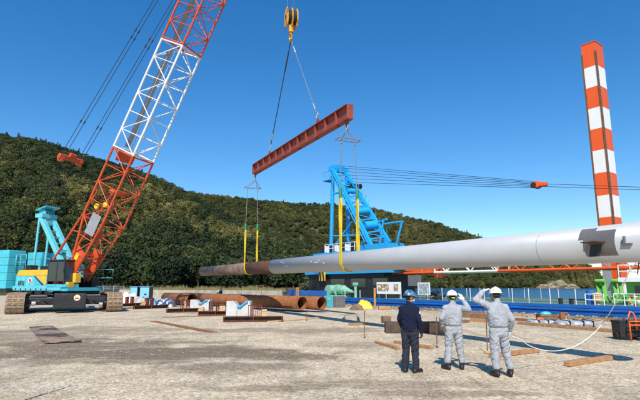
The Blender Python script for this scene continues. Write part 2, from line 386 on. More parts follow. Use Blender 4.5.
# ---- water
def water_material():
    m = bpy.data.materials.new('sea'); m.use_nodes = True; MATS['sea'] = m
    N, L = m.node_tree.nodes, m.node_tree.links; b = N['Principled BSDF']
    b.inputs['Base Color'].default_value = (0.012, 0.10, 0.19, 1); b.inputs['Roughness'].default_value = 0.28; b.inputs['IOR'].default_value = 1.33
    geo = N.new('ShaderNodeNewGeometry'); bp = N.new('ShaderNodeBump'); bp.inputs['Strength'].default_value = 1.0; bp.inputs['Distance'].default_value = 0.6
    n = N.new('ShaderNodeTexNoise'); n.inputs['Scale'].default_value = 0.55; n.inputs['Detail'].default_value = 8; L.new(geo.outputs['Position'], n.inputs['Vector'])
    n2 = N.new('ShaderNodeTexNoise'); n2.inputs['Scale'].default_value = 0.03; n2.inputs['Detail'].default_value = 4; L.new(geo.outputs['Position'], n2.inputs['Vector'])
    r = N.new('ShaderNodeValToRGB'); r.color_ramp.elements[0].color = (0.003, 0.036, 0.07, 1); r.color_ramp.elements[1].color = (0.010, 0.08, 0.14, 1); L.new(n2.outputs['Fac'], r.inputs[0]); L.new(r.outputs[0], b.inputs['Base Color'])
    L.new(n.outputs['Fac'], bp.inputs['Height']); L.new(bp.outputs[0], b.inputs['Normal'])
water_material()
SEA = -1.9
struct(MB().add([(-9000, -500, SEA), (9000, -500, SEA), (9000, 9000, SEA), (-9000, 9000, SEA)], [(0, 1, 2, 3)]).build('sea', 'sea', origin=(0, 0, SEA)))

# ---- wooded hills
def azel(x, y):
    d = ray(x, y); return math.atan2(d.x, d.y), d.z/math.hypot(d.x, d.y)
def interp(a, tab):
    if a <= tab[0][0]: return tab[0][1]
    for (a0, v0), (a1, v1) in zip(tab, tab[1:]):
        if a <= a1: return v0+(v1-v0)*(a-a0)/(a1-a0)
    return tab[-1][1]
def sstep(t): t = min(1, max(0, t)); return t*t*(3-2*t)
class Hill:
    def __init__(s, sky_pts, dist, foot, tree, base):
        s.el = [azel(x, y) for x, y in sky_pts]
        s.dist = [(azel(x, 285)[0], d) for x, d in dist]; s.foot = [(azel(x, 285)[0], d) for x, d in foot]; s.tree = tree; s.base = base
    def z(s, a, r):
        rd = interp(a, s.dist); rf = interp(a, s.foot); H = max(0.0, EYE+interp(a, s.el)*rd-s.tree)
        t = (r-rf)/(rd-rf)
        if t <= 0: return s.base+1.0*min(0, t)*10
        if t <= 1: k = 0.55*t+0.45*sstep(t)
        else: k = max(0, 1-(t-1)*1.1)
        x, y = r*math.sin(a), r*math.cos(a)
        n = noise.noise(Vector((x/45, y/45, 1)))*0.075+noise.noise(Vector((x/18, y/18, 5)))*0.03
        env = min(1, t*4)*max(0, 1-t)**0.7
        return s.base+(H-s.base)*(k+n*2.2*env)
    def mesh(s, name, a0, a1, na, r0, r1, nr, mat):
        vs, fs = [], []
        for i in range(na):
            a = a0+(a1-a0)*i/(na-1)
            for j in range(nr):
                r = r0+(r1-r0)*j/(nr-1); vs.append((r*math.sin(a), r*math.cos(a), s.z(a, r)))
        for i in range(na-1):
            for j in range(nr-1): fs.append((i*nr+j, (i+1)*nr+j, (i+1)*nr+j+1, i*nr+j+1))
        return struct(MB().add(vs, fs, True).build(name, mat, origin=(0, 0, 0)))
pm('forest_floor', (0.05, 0.052, 0.022), 1.0, var=0.4, scale=0.15, col2=(0.10, 0.08, 0.035), mix=(0.5, 0.7), mscale=0.08)
HA = Hill([(-260, 160), (-120, 146), (-40, 139), (0, 137), (30, 140), (60, 147), (86, 156), (120, 166), (153, 178), (189, 192), (212, 206), (240, 220), (270, 231), (300, 243), (318, 256), (332, 272), (345, 286)],
          [(-260, 430), (0, 420), (190, 380), (250, 330), (345, 280)], [(-260, 108), (345, 108)], 7.5, 0.2)
HB = Hill([(60, 215), (120, 205), (170, 195), (190, 193), (244, 199), (274, 203), (331, 205), (370, 209), (400, 216), (440, 225), (480, 238), (520, 250), (560, 259), (585, 264), (597, 272), (603, 281), (606, 287)],
          [(60, 900), (480, 900), (560, 760), (606, 690)], [(60, 560), (430, 600), (500, 620), (606, 640)], 5.5, SEA-1)
HA.mesh('hill', R(-48), azel(346, 285)[0], 130, 92, 560, 70, 'forest_floor')
HB.mesh('far_hill', azel(60, 285)[0], azel(607, 285)[0], 130, 520, 1150, 70, 'forest_floor')

# ---- foliage
def leaf_material(name, cols):
    m = bpy.data.materials.new(name); m.use_nodes = True; MATS[name] = m
    N, L = m.node_tree.nodes, m.node_tree.links; b = N['Principled BSDF']; b.inputs['Roughness'].default_value = 0.7; b.inputs['Specular IOR Level'].default_value = 0.25
    at = N.new('ShaderNodeAttribute'); at.attribute_type = 'INSTANCER'; at.attribute_name = 'tint'
    oi = N.new('ShaderNodeObjectInfo')
    r = N.new('ShaderNodeValToRGB'); e = r.color_ramp.elements; e[0].position = 0; e[0].color = tuple(cols[0])+(1,); e[1].position = 1; e[1].color = tuple(cols[-1])+(1,)
    for i, c in enumerate(cols[1:-1]): x = e.new((i+1)/(len(cols)-1)); x.color = tuple(c)+(1,)
    L.new(at.outputs['Fac'], r.inputs[0])
    geo = N.new('ShaderNodeNewGeometry')
    v = N.new('ShaderNodeMapRange'); L.new(geo.outputs['Random Per Island'], v.inputs[0]); v.inputs[3].default_value = 0.78; v.inputs[4].default_value = 1.22
    mu = N.new('ShaderNodeMixRGB'); mu.blend_type = 'MULTIPLY'; mu.inputs[0].default_value = 1; L.new(r.outputs[0], mu.inputs[1]); L.new(v.outputs[0], mu.inputs[2])
    v2 = N.new('ShaderNodeMapRange'); L.new(oi.outputs['Random'], v2.inputs[0]); v2.inputs[3].default_value = 0.7; v2.inputs[4].default_value = 1.3
    mu2 = N.new('ShaderNodeMixRGB'); mu2.blend_type = 'MULTIPLY'; mu2.inputs[0].default_value = 1; L.new(mu.outputs[0], mu2.inputs[1]); L.new(v2.outputs[0], mu2.inputs[2])
    L.new(mu2.outputs[0], b.inputs['Base Color'])
    tr = N.new('ShaderNodeBsdfTranslucent'); L.new(mu2.outputs[0], tr.inputs[0]); ms = N.new('ShaderNodeMixShader'); ms.inputs[0].default_value = 0.2
    L.new(b.outputs[0], ms.inputs[1]); L.new(tr.outputs[0], ms.inputs[2]); L.new(ms.outputs[0], N['Material Output'].inputs[0])
leaf_material('leaves', [(0.022, 0.036, 0.013), (0.042, 0.060, 0.018), (0.085, 0.095, 0.028), (0.165, 0.155, 0.045), (0.24, 0.20, 0.07)])
def crown_mesh(name, lobes, n, leaf, seed, mat='leaves'):
    rg = np.random.default_rng(seed); lob = np.array(lobes, float); wts = lob[:, 3]**2; wts /= wts.sum()
    k = rg.choice(len(lob), n, p=wts); d = rg.normal(size=(n, 3)); d /= np.linalg.norm(d, axis=1)[:, None]
    d[:, 2] = np.where(d[:, 2] < -0.5, -d[:, 2], d[:, 2])
    rad = lob[k, 3]*(0.70+0.38*rg.random(n)**0.6)
    c = lob[k, :3]+d*rad[:, None]*np.array([1, 1, 0.85])
    nrm = d+0.48*rg.normal(size=(n, 3)); nrm /= np.linalg.norm(nrm, axis=1)[:, None]
    t = np.cross(nrm, rg.normal(size=(n, 3))); t /= np.linalg.norm(t, axis=1)[:, None]; bt = np.cross(nrm, t)
    s = leaf*(0.6+0.8*rg.random(n))[:, None]
    q = np.stack([c-t*s, c-bt*s*.6, c+t*s, c+bt*s*.6], 1).reshape(-1, 3)
    f = np.arange(4*n).reshape(-1, 4)
    me = bpy.data.meshes.new(name); me.from_pydata(q.tolist(), [], f.tolist()); me.materials.append(MATS[mat]); return me
def lobes_round(seed, h=6.0, w=2.6, n=9):
    r = random.Random(seed); out = [(0, 0, h*.55, w*.75)]
    for i in range(n):
        a = r.random()*6.28; k = r.random(); out.append((math.cos(a)*w*.62*(1-.35*k), math.sin(a)*w*.62*(1-.35*k), h*(.28+.58*k), w*(.30+.22*r.random())))
    return out
def lobes_cone(seed, h=8.0, w=1.7, n=8):
    r = random.Random(seed); out = []
    for i in range(n):
        k = i/(n-1); a = r.random()*6.28; rr = w*(1-k)*.35; out.append((math.cos(a)*rr, math.sin(a)*rr, h*(.2+.74*k), w*(.75-.5*k)))
    return out
crowns = [crown_mesh('crown', lobes_round(i, 6.0+.5*(i % 3), 2.5+.25*(i % 4)), 1000, 0.25, i) for i in range(6)]
crowns += [crown_mesh('crown', lobes_cone(20+i), 700, 0.24, 30+i) for i in range(2)]
tree_lib = bpy.data.collections.new('tree_library')
for i, me in enumerate(crowns): tree_lib.objects.link(bpy.data.objects.new('crown_shape_%d' % i, me))
def forest(name, pts, label):
    me = bpy.data.meshes.new(name); me.from_pydata([p[0] for p in pts], [], [])
    for an, k in (('size', 1), ('spin', 2), ('tint', 3)):
        at = me.attributes.new(an, 'FLOAT', 'POINT'); at.data.foreach_set('value', [float(p[k]) for p in pts])
    at = me.attributes.new('pick', 'INT', 'POINT'); at.data.foreach_set('value', [int(p[4]) for p in pts])
    o = _link(name, me, Matrix(), None); tag(o, label, 'forest', kind='stuff')
    ng = bpy.data.node_groups.new(name, 'GeometryNodeTree')
    ng.interface.new_socket('Geometry', in_out='INPUT', socket_type='NodeSocketGeometry'); ng.interface.new_socket('Geometry', in_out='OUTPUT', socket_type='NodeSocketGeometry')
    N, L = ng.nodes, ng.links; gi, go = N.new('NodeGroupInput'), N.new('NodeGroupOutput')
    ci = N.new('GeometryNodeCollectionInfo'); ci.inputs['Collection'].default_value = tree_lib; ci.inputs['Separate Children'].default_value = True; ci.inputs['Reset Children'].default_value = True
    ip = N.new('GeometryNodeInstanceOnPoints'); ip.inputs['Pick Instance'].default_value = True
    def att(n, t):
        a = N.new('GeometryNodeInputNamedAttribute'); a.data_type = t; a.inputs[0].default_value = n; return a.outputs[0]
    cx = N.new('ShaderNodeCombineXYZ'); L.new(att('spin', 'FLOAT'), cx.inputs[2])
    L.new(gi.outputs[0], ip.inputs['Points']); L.new(ci.outputs[0], ip.inputs['Instance']); L.new(att('pick', 'INT'), ip.inputs['Instance Index'])
    L.new(cx.outputs[0], ip.inputs['Rotation']); L.new(att('size', 'FLOAT'), ip.inputs['Scale']); L.new(ip.outputs[0], go.inputs[0])
    md = o.modifiers.new('forest', 'NODES'); md.node_group = ng
    return o
def scatter(H, a0, a1, r0, r1, n, size, tint):
    out = []
    while len(out) < n:
        a = a0+(a1-a0)*random.random(); r = math.sqrt(r0*r0+(r1*r1-r0*r0)*random.random())
        rd, rf = interp(a, H.dist), interp(a, H.foot)
        if not (rf+1 < r < rd+18): continue
        z = H.z(a, r)
        if z < H.base+.3: continue
        x, y = r*math.sin(a), r*math.cos(a); tn = tint(x, y, a, r)
        if tn is None: continue
        s = size*(0.65+0.7*random.random()); pk = random.randrange(6) if random.random() < .85 else 6+random.randrange(2)
        out.append(((x, y, z-0.9*s), s, random.random()*6.28, tn, pk))
    return out
def tintA(x, y, a, r):
    n = noise.noise(Vector((x/40, y/60, 2))); b = 0.26+0.34*n+0.14*random.gauss(0, 1)
    px, py = proj((x, y, HA.z(a, r)))
    d = math.hypot((x+84)/34, (y-225)/42)+.5*noise.noise(Vector((x/14, y/14, 4)))       # stand of bamboo half way up
    d2 = math.hypot((x+50)/24, (y-212)/34)+.5*noise.noise(Vector((x/14, y/14, 6)))
    if min(d, d2) < 1: b += 0.42
    if r < 160: b = b*.8+(.25 if random.random() < .22 else 0)
    return min(1, max(0, b))
def tintB(x, y, a, r):
    n = noise.noise(Vector((x/90, y/120, 7))); return min(1, max(0, 0.52+0.30*n+0.11*random.gauss(0, 1)))
forest('hillside_forest', scatter(HA, R(-42), azel(346, 285)[0], 120, 440, 6500, 1.02, tintA), 'dense dark evergreen wood covering the near hillside on the left')
forest('far_hill_forest', scatter(HB, azel(150, 285)[0], azel(606, 285)[0], 600, 930, 7500, 1.4, tintB), 'olive brown wood covering the distant hill beyond the water')

# ---- bare cliff on the far headland
def make_cliff():
    vs, fs = [], []; n, m = 60, 16; a0, a1 = azel(536, 285)[0], azel(580, 285)[0]
    for i in range(n):
        t = i/(n-1); a = a0+(a1-a0)*t; top = (2.0+9.5*max(0, math.sin(math.pi*min(1, t*1.05)))**.8*(.75+.5*noise.noise(Vector((t*6, 0, 3)))))
        for j in range(m):
            k = j/(m-1); r = 606+k*34+7*noise.noise(Vector((t*14, k*3, 1)))*(1-k)+1.5*noise.noise(Vector((t*40, k*9, 2)))
            vs.append((r*math.sin(a), r*math.cos(a), SEA-1+(top+1)*(k**.8)+.5*noise.noise(Vector((t*30, k*8, 7)))))
    for i in range(n-1):
        for j in range(m-1): fs.append((i*m+j, (i+1)*m+j, (i+1)*m+j+1, i*m+j+1))
    struct(MB().add(vs, fs, False).build('cliff', 'cliff_rock', origin=(0, 0, 0)))
make_cliff()
# ================================================================== LIFTED PIPE AND RIGGING
PD = 0.87
def zc_at(x): return F*PD/(8.7+0.0705*(x-203))
PF, PN = ZC(203, 271.5, zc_at(203)), ZC(640, 242, zc_at(640))
PU = (PN-PF).normalized()
PE = PF+PU*((9.95-PF.y)/PU.y)                       # near end, just outside the picture
def pipe_at_x(x):                                   # point of the axis seen at image column x
    lo, hi = 0.0, 1.0
    for _ in range(50):
        m = (lo+hi)/2
        if proj(lerp(PF, PE, m))[0] < x: lo = m
        else: hi = m
    return lerp(PF, PE, lo)
def hollow(mb, p, q, r, t=0.02, n=48, capq=True):
    p, q = Vector(p), Vector(q); Fm = frame_z(q-p); c = [Fm @ Vector((math.cos(2*math.pi*i/n), math.sin(2*math.pi*i/n), 0)) for i in range(n)]
    rs = [[p+k*(r-t) for k in c], [p+k*r for k in c], [q+k*r for k in c], [q+k*(r-t) for k in c], [p+k*(r-t) for k in c]]
    return mb.rings(rs, caps=False)
pipe = thing('lifted_pipe', lerp(PF, PE, .5), 'long pale grey coated steel pipe with rusty far end, hanging level from two yellow slings', 'pipe')
PJ = pipe_at_x(275); PJ0 = pipe_at_x(250)
coat = hollow(MB(), PJ, PE, PD/2+.006).build('coated_shell', 'pipe_coat', pipe)
hollow(MB(), PF, PJ0, PD/2).build('rusty_shell', 'pipe_rust', pipe)
hollow(MB(), PJ0, PJ-PU*.02, PD/2).build('bare_shell', 'rust_dark', pipe)
pm('bare_band', (0.17, 0.10, 0.07), 0.55, metal=0.3, var=0.3, scale=2, col2=(0.26, 0.21, 0.19), mix=(0.45, 0.65), mscale=1.6)
pipe.children[2].data.materials[0] = MATS['bare_band']
for x in (203.6, 229, 252):
    c = pipe_at_x(x); hollow(MB(), c-PU*.05, c+PU*.05, PD/2+.012).build('weld_ring', 'rust_dark', pipe)
for x in (392, 548):
    c = pipe_at_x(x); hollow(MB(), c-PU*.010, c+PU*.010, PD/2+.0072).build('weld_seam', 'pipe_coat', coat)
PS = Vector((PU.y, -PU.x, 0)).normalized(); PS = PS if PS.y < 0 else -PS        # side facing the camera
PW = PU.cross(PS); PW = PW if PW.z > 0 else -PW
def patch(name, x0, x1, a0, a1, mat, par, dr=.012, jig=None):
    c0, c1 = pipe_at_x(x0), pipe_at_x(x1); vs = []; na = 10
    for k in range(na+1):
        a = a0+(a1-a0)*k/na; d = PS*math.cos(a)+PW*math.sin(a); j = (jig or 0)*(1 if k > na*.6 else 0)
        for c in (c0-PU*j, c1-PU*j): vs.append(c+d*(PD/2+dr))
    n = len(vs); vs2 = vs+[v-(PS*.0)-(v-(c0+PU*(v-c0).dot(PU))).normalized()*.012 for v in vs]
    fs = [(2*k, 2*k+1, 2*k+3, 2*k+2) for k in range(na)]+[(n+2*k, n+2*k+2, n+2*k+3, n+2*k+1) for k in range(na)]
    for k in range(na): fs += [(2*k, 2*k+2, n+2*k+2, n+2*k), (2*k+1, n+2*k+1, n+2*k+3, 2*k+3)]
    fs += [(0, n, n+1, 1), (2*na, 2*na+1, n+2*na+1, n+2*na)]
    return MB().add(vs, fs if False else fs, False).__class__() if False else MB().add(vs2, fs).build(name, mat, par)
patch('bare_patch', 590.5, 606, R(14), R(56), 'bare_steel', pipe)
bp_ = patch('bare_patch', 595.5, 627, R(-40), R(41), 'bare_steel', pipe, .015)
cB = pipe_at_x(609); rb = Matrix((PU, PS, PW)).transposed()
lug = MB().box(cB+PS*(PD/2+.14)+PW*.02, (.42, .30, .025), rb).build('bracket', 'rust_dark', pipe)
MB().prism([cB+PU*k+PS*(PD/2)+PW*h for k, h in ((-.14, -.02), (.12, -.02), (.02, -.30), (-.2, -.30))], PS*.03).build('gusset', 'black_steel', pipe)
MB().box(pipe_at_x(637.5)+PS*(PD/2+.03)+PW*.03, (.03, .06, .16), rb).box(pipe_at_x(640)+PS*(PD/2+.03)-PW*.06, (.2, .06, .03), rb).build('bracket', 'bare_steel', pipe)
for i, (x, a, l) in enumerate(((290, 20, .35), (293, -5, .2), (300, 12, .12), (318, 15, .6), (322, 5, .8), (325, 12, .5), (331, 2, .3), (287, 30, .25))):
    c = pipe_at_x(x); d = PS*math.cos(R(a))+PW*math.sin(R(a))
    MB().bar(c+d*(PD/2+.008), c+d*(PD/2+.008)+PU*l*.5+PW*(.06*((i % 3)-1)), .035, .006, up=d).build('chalk_mark', 'chalk', coat)

# ---- spreader beam
SR, SL = pipe_at_x(349.5), pipe_at_x(250.5)
BR, BL = A(347.5, 113, SR.y), A(255.5, 169, SL.y)
zb = (BR.z+BL.z)/2
BU = (BR-BL).normalized(); BS = Vector((BU.y, -BU.x, 0)).normalized(); BS = BS if BS.y < 0 else -BS; BW = BU.cross(BS); BW = BW if BW.z > 0 else -BW
rB = Matrix((BU, BS, BW)).transposed(); L0 = BL-BU*.25; L1 = BR+BU*.25; BLEN = (L1-L0).length; BM = (L0+L1)/2; BH = .72
sb = thing('spreader_beam', BM, 'red brown steel spreader beam hanging level under the crane hook', 'lifting beam')
MB().box(BM, (BLEN, .025, BH), rB).build('web', 'primer_red', sb)
MB().box(BM+BW*(BH/2), (BLEN, .36, .03), rB).build('flange', 'primer_red', sb)
MB().box(BM-BW*(BH/2), (BLEN, .36, .03), rB).build('flange', 'primer_red', sb)
for i in range(13):
    t = i/12; c = lerp(L0, L1, t)
    for s in (-1, 1):
        w = .165; blk('stiffener', c+BS*s*(.0125+w/2), (.03, w, BH-.034), 'primer_red', sb, rB)
for i in range(6):
    c = lerp(L0, L1, (i+.5)/6); blk('bottom_lug', c-BW*(BH/2+.06), (.22, .05, .10), 'primer_red', sb, rB)
for t in (0.02, 0.98):
    c = lerp(L0, L1, t); MB().prism([c+BU*k-BW*h-BS*.03 for k, h in ((-.2, BH/2), (.2, BH/2), (.08, BH/2+.28), (-.08, BH/2+.28))], BS*.06).build('lifting_lug', 'primer_red', sb)
def on_beam(x):
    lo, hi = 0.0, 1.0
    for _ in range(50):
        m = (lo+hi)/2
        if proj(lerp(L0, L1, m))[0] < x: lo = m
        else: hi = m
    return lerp(L0, L1, lo)+BW*(BH/2+.02)
HL, HR = on_beam(269.5), on_beam(318)
for c in (HL, HR): MB().prism([c+BU*k+BW*h-BS*.03 for k, h in ((-.25, 0), (.25, 0), (.1, .3), (-.1, .3))], BS*.06).build('lifting_lug', 'primer_red', sb)
# ---- hook block
HKXY = A(291, 38, lerp(SL, SR, .5).y)
hk = thing('hook_block', HKXY, 'yellow and black crane hook block hanging above the red spreader beam', 'hook')
z0 = HKXY.z
hs_ = Matrix.Rotation(R(20), 3, 'Z')
def cheek(dx):
    pts = [HKXY+hs_ @ Vector((dx, k, h)) for k, h in ((-.33, .75), (-.42, 1.1), (-.40, 1.7), (-.22, 2.0), (.22, 2.0), (.40, 1.7), (.42, 1.1), (.33, .75))]
    return MB().prism(pts, hs_ @ Vector((.07, 0, 0)))
for dx in (-.36, -.035, .29): cheek(dx).build('cheek_plate', 'hook_yellow', hk, .01)
for dx in (-.2, .12): MB().cyl(HKXY+hs_ @ Vector((dx-.05, 0, 1.45)), HKXY+hs_ @ Vector((dx+.13, 0, 1.45)), .46, n=24).build('sheave', 'black_steel', hk)
MB().cyl(HKXY+hs_ @ Vector((-.40, 0, 1.45)), HKXY+hs_ @ Vector((.40, 0, 1.45)), .09).build('axle', 'black_steel', hk)
MB().cyl(HKXY+Vector((0, 0, .38)), HKXY+Vector((0, 0, .82)), .17, .2).build('swivel', 'hook_yellow', hk)
pts = [HKXY+Vector((.0, 0, .42)), HKXY+Vector((0, 0, .28))]+[HKXY+hs_ @ Vector((0, .19*math.sin(t), .04+.19*math.cos(t))) for t in [R(k) for k in range(10, 300, 24)]]
MB().tube(pts, [.10]*2+[.09, .1, .1, .1, .1, .1, .1, .09, .08, .07, .06, .05, .04][:len(pts)-2], 10).build('hook', 'hook_yellow', hk)
# ---- slings from hook to beam
for c, nm, lb in ((HL, 0, 'black wire sling from the hook to the left half of the red beam'), (HR, 1, 'thin grey wire sling from the hook to the right half of the red beam')):
    top = HKXY+Vector((0, 0, -.12)); bot = c+BW*.34
    w = thing('wire_sling', top, lb, 'sling', 'slings above the spreader beam')
    q = lerp(top, bot, .94); q2 = lerp(top, bot, .16)
    rod('wire', top, q, .03 if nm == 0 else .02, 'rope_steel' if nm == 0 else 'rope_grey', w)
    if nm == 0: rod('splice', lerp(top, bot, .10), lerp(top, bot, .27), .045, 'rope_steel', w)
    else: rod('ferrule', lerp(top, bot, .11), lerp(top, bot, .19), .06, 'galvanised', w)
    rod('ferrule', lerp(top, bot, .84), lerp(top, bot, .9), .045, 'galvanised', w)
    MB().tube([q+(bot-q)*.5+BU*.1*math.sin(t)+BW*.16*math.cos(t) for t in [2*math.pi*i/14 for i in range(14)]], .03, 6, True).build('shackle', 'galvanised', w)
# ---- lower slings: wires with a little spreader frame, green sleeve, yellow webbing round the pipe
def lower_sling(lug, C, ztop, zfr, where):
    t = thing('web_sling', lug, 'yellow webbing sling with two wires, cradling the pipe %s' % where, 'sling', 'slings cradling the pipe')
    top = lug; rr = PD/2+.03; w = .105
    MB().tube([top+Vector((0, 0, -.12))+BU*.09*math.sin(a)+Vector((0, 0, .16))*math.cos(a) for a in [2*math.pi*i/12 for i in range(12)]], .03, 6, True).build('shackle', 'galvanised', t)
    c0 = Vector((C.x, C.y, zfr)); fr = [c0+PU*.22*u+PS*(rr+.12)*s for u in (-1, 1) for s in (-1, 1)]
    m = MB()
    for a, b in ((0, 1), (2, 3), (0, 2), (1, 3)): m.cyl(fr[a], fr[b], .022, n=6)
    m.build('spreader_frame', 'rope_grey', t)
    for k, c in enumerate(fr): rod('bridle_wire', top+Vector((0, 0, -.25)), c, .011, 'rope_grey', t)
    ends = []
    for s in (1, -1):
        p0 = Vector((top.x, top.y, top.z-.3)); p1 = c0+PS*s*rr*.8; p2 = Vector((C.x, C.y, ztop))+PS*s*rr*.97
        rod('wire', p0, p1, .022, 'rope_grey', t); rod('wire', p1, p2, .022, 'rope_grey', t)
        rod('sleeve', p2+Vector((0, 0, .30)), p2-Vector((0, 0, .18)), .075, 'green_web', t); ends.append(p2-Vector((0, 0, .1)))
    arc = [C+(PS*math.cos(R(a))+PW*math.sin(R(a)))*rr+PU*.05*math.sin(R(a)) for a in range(0, -181, -12)]
    legs = lambda e, a: [e, lerp(e, a, .08), lerp(e, a, .3), lerp(e, a, .7), lerp(e, a, .92)]
    path = legs(ends[0], arc[0])+arc+legs(ends[1], arc[-1])[::-1]
    n = len(path); wid = [w*.5, w*.8]+[w*1.05]*(n-4)+[w*.8, w*.5]; thk = [.05, .04]+[.016]*(n-4)+[.04, .05]
    vs, fs = [], []
    for i, p in enumerate(path):
        d = (path[min(i+1, n-1)]-path[max(i-1, 0)]).normalized(); nr = PU.cross(d).normalized(); tw = .35*math.sin(i*1.1) if 1 < i < 4 or n-5 < i < n-2 else 0
        sd = PU*math.cos(tw)+nr*math.sin(tw); nr = sd.cross(d).normalized()
        for a, b in ((-1, -1), (1, -1), (1, 1), (-1, 1)): vs.append(p+sd*a*wid[i]+nr*b*thk[i])
    for i in range(n-1):
        for j in range(4): fs.append((i*4+j, i*4+(j+1) % 4, i*4+4+(j+1) % 4, i*4+4+j))
    fs += [(3, 2, 1, 0), tuple((n-1)*4+j for j in range(4))]
    MB().add(vs, fs).build('webbing', 'yellow_web', t)
    return t
lugL = lerp(L0, L1, .02)-BW*(BH/2+.2); lugR = lerp(L0, L1, .98)-BW*(BH/2+.2)
lower_sling(lugL, SL, A(250, 228, SL.y).z, A(250, 188, SL.y).z, 'near its rusty end')
lower_sling(lugR, SR, A(349, 195, SR.y).z, A(349, 140, SR.y).z, 'near the blue floating crane')

# ================================================================== CRAWLER CRANE
FLc, FRc = G(14, 314.2), G(114, 311.8)
CE = (FRc-FLc).normalized(); CA = Vector((-CE.y, CE.x, 0)); CC = (FLc+FRc)/2+CA*3.1; CC.z = 0
CU = Vector((HKXY.x-CC.x, HKXY.y-CC.y, 0)).normalized(); CV = Vector((-CU.y, CU.x, 0))
def K(u, v, z): return CC+CU*u+CV*v+Vector((0, 0, z))
rK = Matrix((CU, CV, Vector((0, 0, 1)))).transposed(); rT = Matrix((CE, CA, Vector((0, 0, 1)))).transposed()
cr = thing('crawler_crane', CC, 'cyan and yellow crawler crane with orange and white lattice boom, parked on the gravel', 'crane')
def kb(name, u, v, z, mat, par=None, bev=.02):
    return MB().box(K((u[0]+u[1])/2, (v[0]+v[1])/2, (z[0]+z[1])/2), (u[1]-u[0], v[1]-v[0], z[1]-z[0]), rK).build(name, mat, par or cr, bev)
half = (FRc-FLc).length/2; TW, TL, TR = 1.02, 5.6, .60
shoe_src = None
def shoe_mesh():
    m = MB().box((0, 0, 0), (TW, .235, .05))
    for k in (-.38, 0, .38): m.box((k*TW*.8, .02, .045), (TW*.24, .06, .06)).box((k*TW*.8, -.07, .035), (TW*.2, .04, .04))
    return m.mesh('track_shoe', 'muddy_steel', (0, 0, 0))
SM = shoe_mesh()
for sgn in (-1, 1):
    o = CC+CE*half*sgn+Vector((0, 0, TR+.03))
    fr = MB().box(o, (.62, TL+.2, .62), rT).box(o+Vector((0, 0, .1)), (.8, TL-1.2, .5), rT).build('track_frame', 'black_steel', cr, .03)
    for e in (-1, 1): MB().cyl(o+CA*e*TL/2-CE*.33, o+CA*e*TL/2+CE*.33, .47, n=20).build('sprocket' if e > 0 else 'idler_wheel', 'muddy_steel', cr)
    for k in range(7): MB().cyl(o+CA*(-2.2+k*.73)-CE*.3-Vector((0, 0, .36)), o+CA*(-2.2+k*.73)+CE*.3-Vector((0, 0, .36)), .19, n=12).build('track_roller', 'muddy_steel', cr)
    per = 2*TL+2*math.pi*TR; n = int(per/.245)
    for k in range(n):
        s = per*k/n
        if s < TL: c, zz, th = -TL/2+s, -TR, math.pi
        elif s < TL+math.pi*TR: a = (s-TL)/TR; c, zz, th = TL/2+TR*math.sin(a), -TR*math.cos(a), math.pi-a
        elif s < 2*TL+math.pi*TR: c, zz, th = TL/2-(s-TL-math.pi*TR), TR, 0
        else: a = (s-2*TL-math.pi*TR)/TR; c, zz, th = -TL/2-TR*math.sin(a), TR*math.cos(a), -a
        ny, nz_ = -(-math.sin(th)) if False else 0, 0
        if s < TL: nv = (0, -1)
        elif s < TL+math.pi*TR: nv = (math.sin(a), -math.cos(a))
        elif s < 2*TL+math.pi*TR: nv = (0, 1)
        else: nv = (-math.sin(a), math.cos(a))
        Z = (CA*nv[0]+Vector((0, 0, nv[1]))).normalized(); X = CE; Y = Z.cross(X)
        M = Matrix.Translation(o+CA*c+Vector((0, 0, zz))) @ Matrix((X, Y, Z)).transposed().to_4x4()
        inst('track_shoe', SM, M, cr)
MB().box(CC+Vector((0, 0, .78)), (half*2-.7, 2.2, .55), rT).build('carbody', 'black_steel', cr, .04)
for e in (-1, 1): MB().box(CC+CA*1.9*e+Vector((0, 0, .72)), (half*2-.6, .7, .45), rT).build('axle_beam', 'black_steel', cr, .04)
cbw = MB().box(CC-CA*3.0+CE*.15+Vector((0, 0, .78)), (1.9, 1.0, .95), rT).build('carbody_weight', 'black_steel', cr, .05)
lg = CC-CA*3.512+CE*.55+Vector((0, 0, .98))
MB().cyl(lg, lg-CA*.012, .19, n=20).build('round_emblem', 'white_paint', cbw); MB().box(lg-CA*.016+Vector((0, 0, .03)), (.28, .012, .09), rT).build('emblem_stripe', 'sticker_yellow', cbw)
MB().box(lg-CA*.016-Vector((0, 0, .06)), (.24, .012, .06), rT).build('emblem_stripe', 'red_paint', cbw)
for k in range(6):
    p = CC-CA*2.75+CE*(-2.2+.28*k+(3.4 if k > 2 else 0))+Vector((0, 0, .5+.12*(k % 3))); MB().cyl(p-CE*.1, p+CE*.12, .12+.03*(k % 2), n=10).build('hydraulic_fitting', 'galvanised' if k % 2 else 'black_steel', cr)
for k, a in enumerate((-1.4, 1.5)):
    MB().tube([CC-CA*2.4+CE*(a+.25*i)+Vector((0, 0, .9-.25*math.sin(i*.9))) for i in range(5)], .04, 6).build('hose', 'dark_rubber', cr)
MB().cyl(CC+Vector((0, 0, 1.05)), CC+Vector((0, 0, 1.38)), 1.25, n=32).build('slew_ring', 'black_steel', cr)
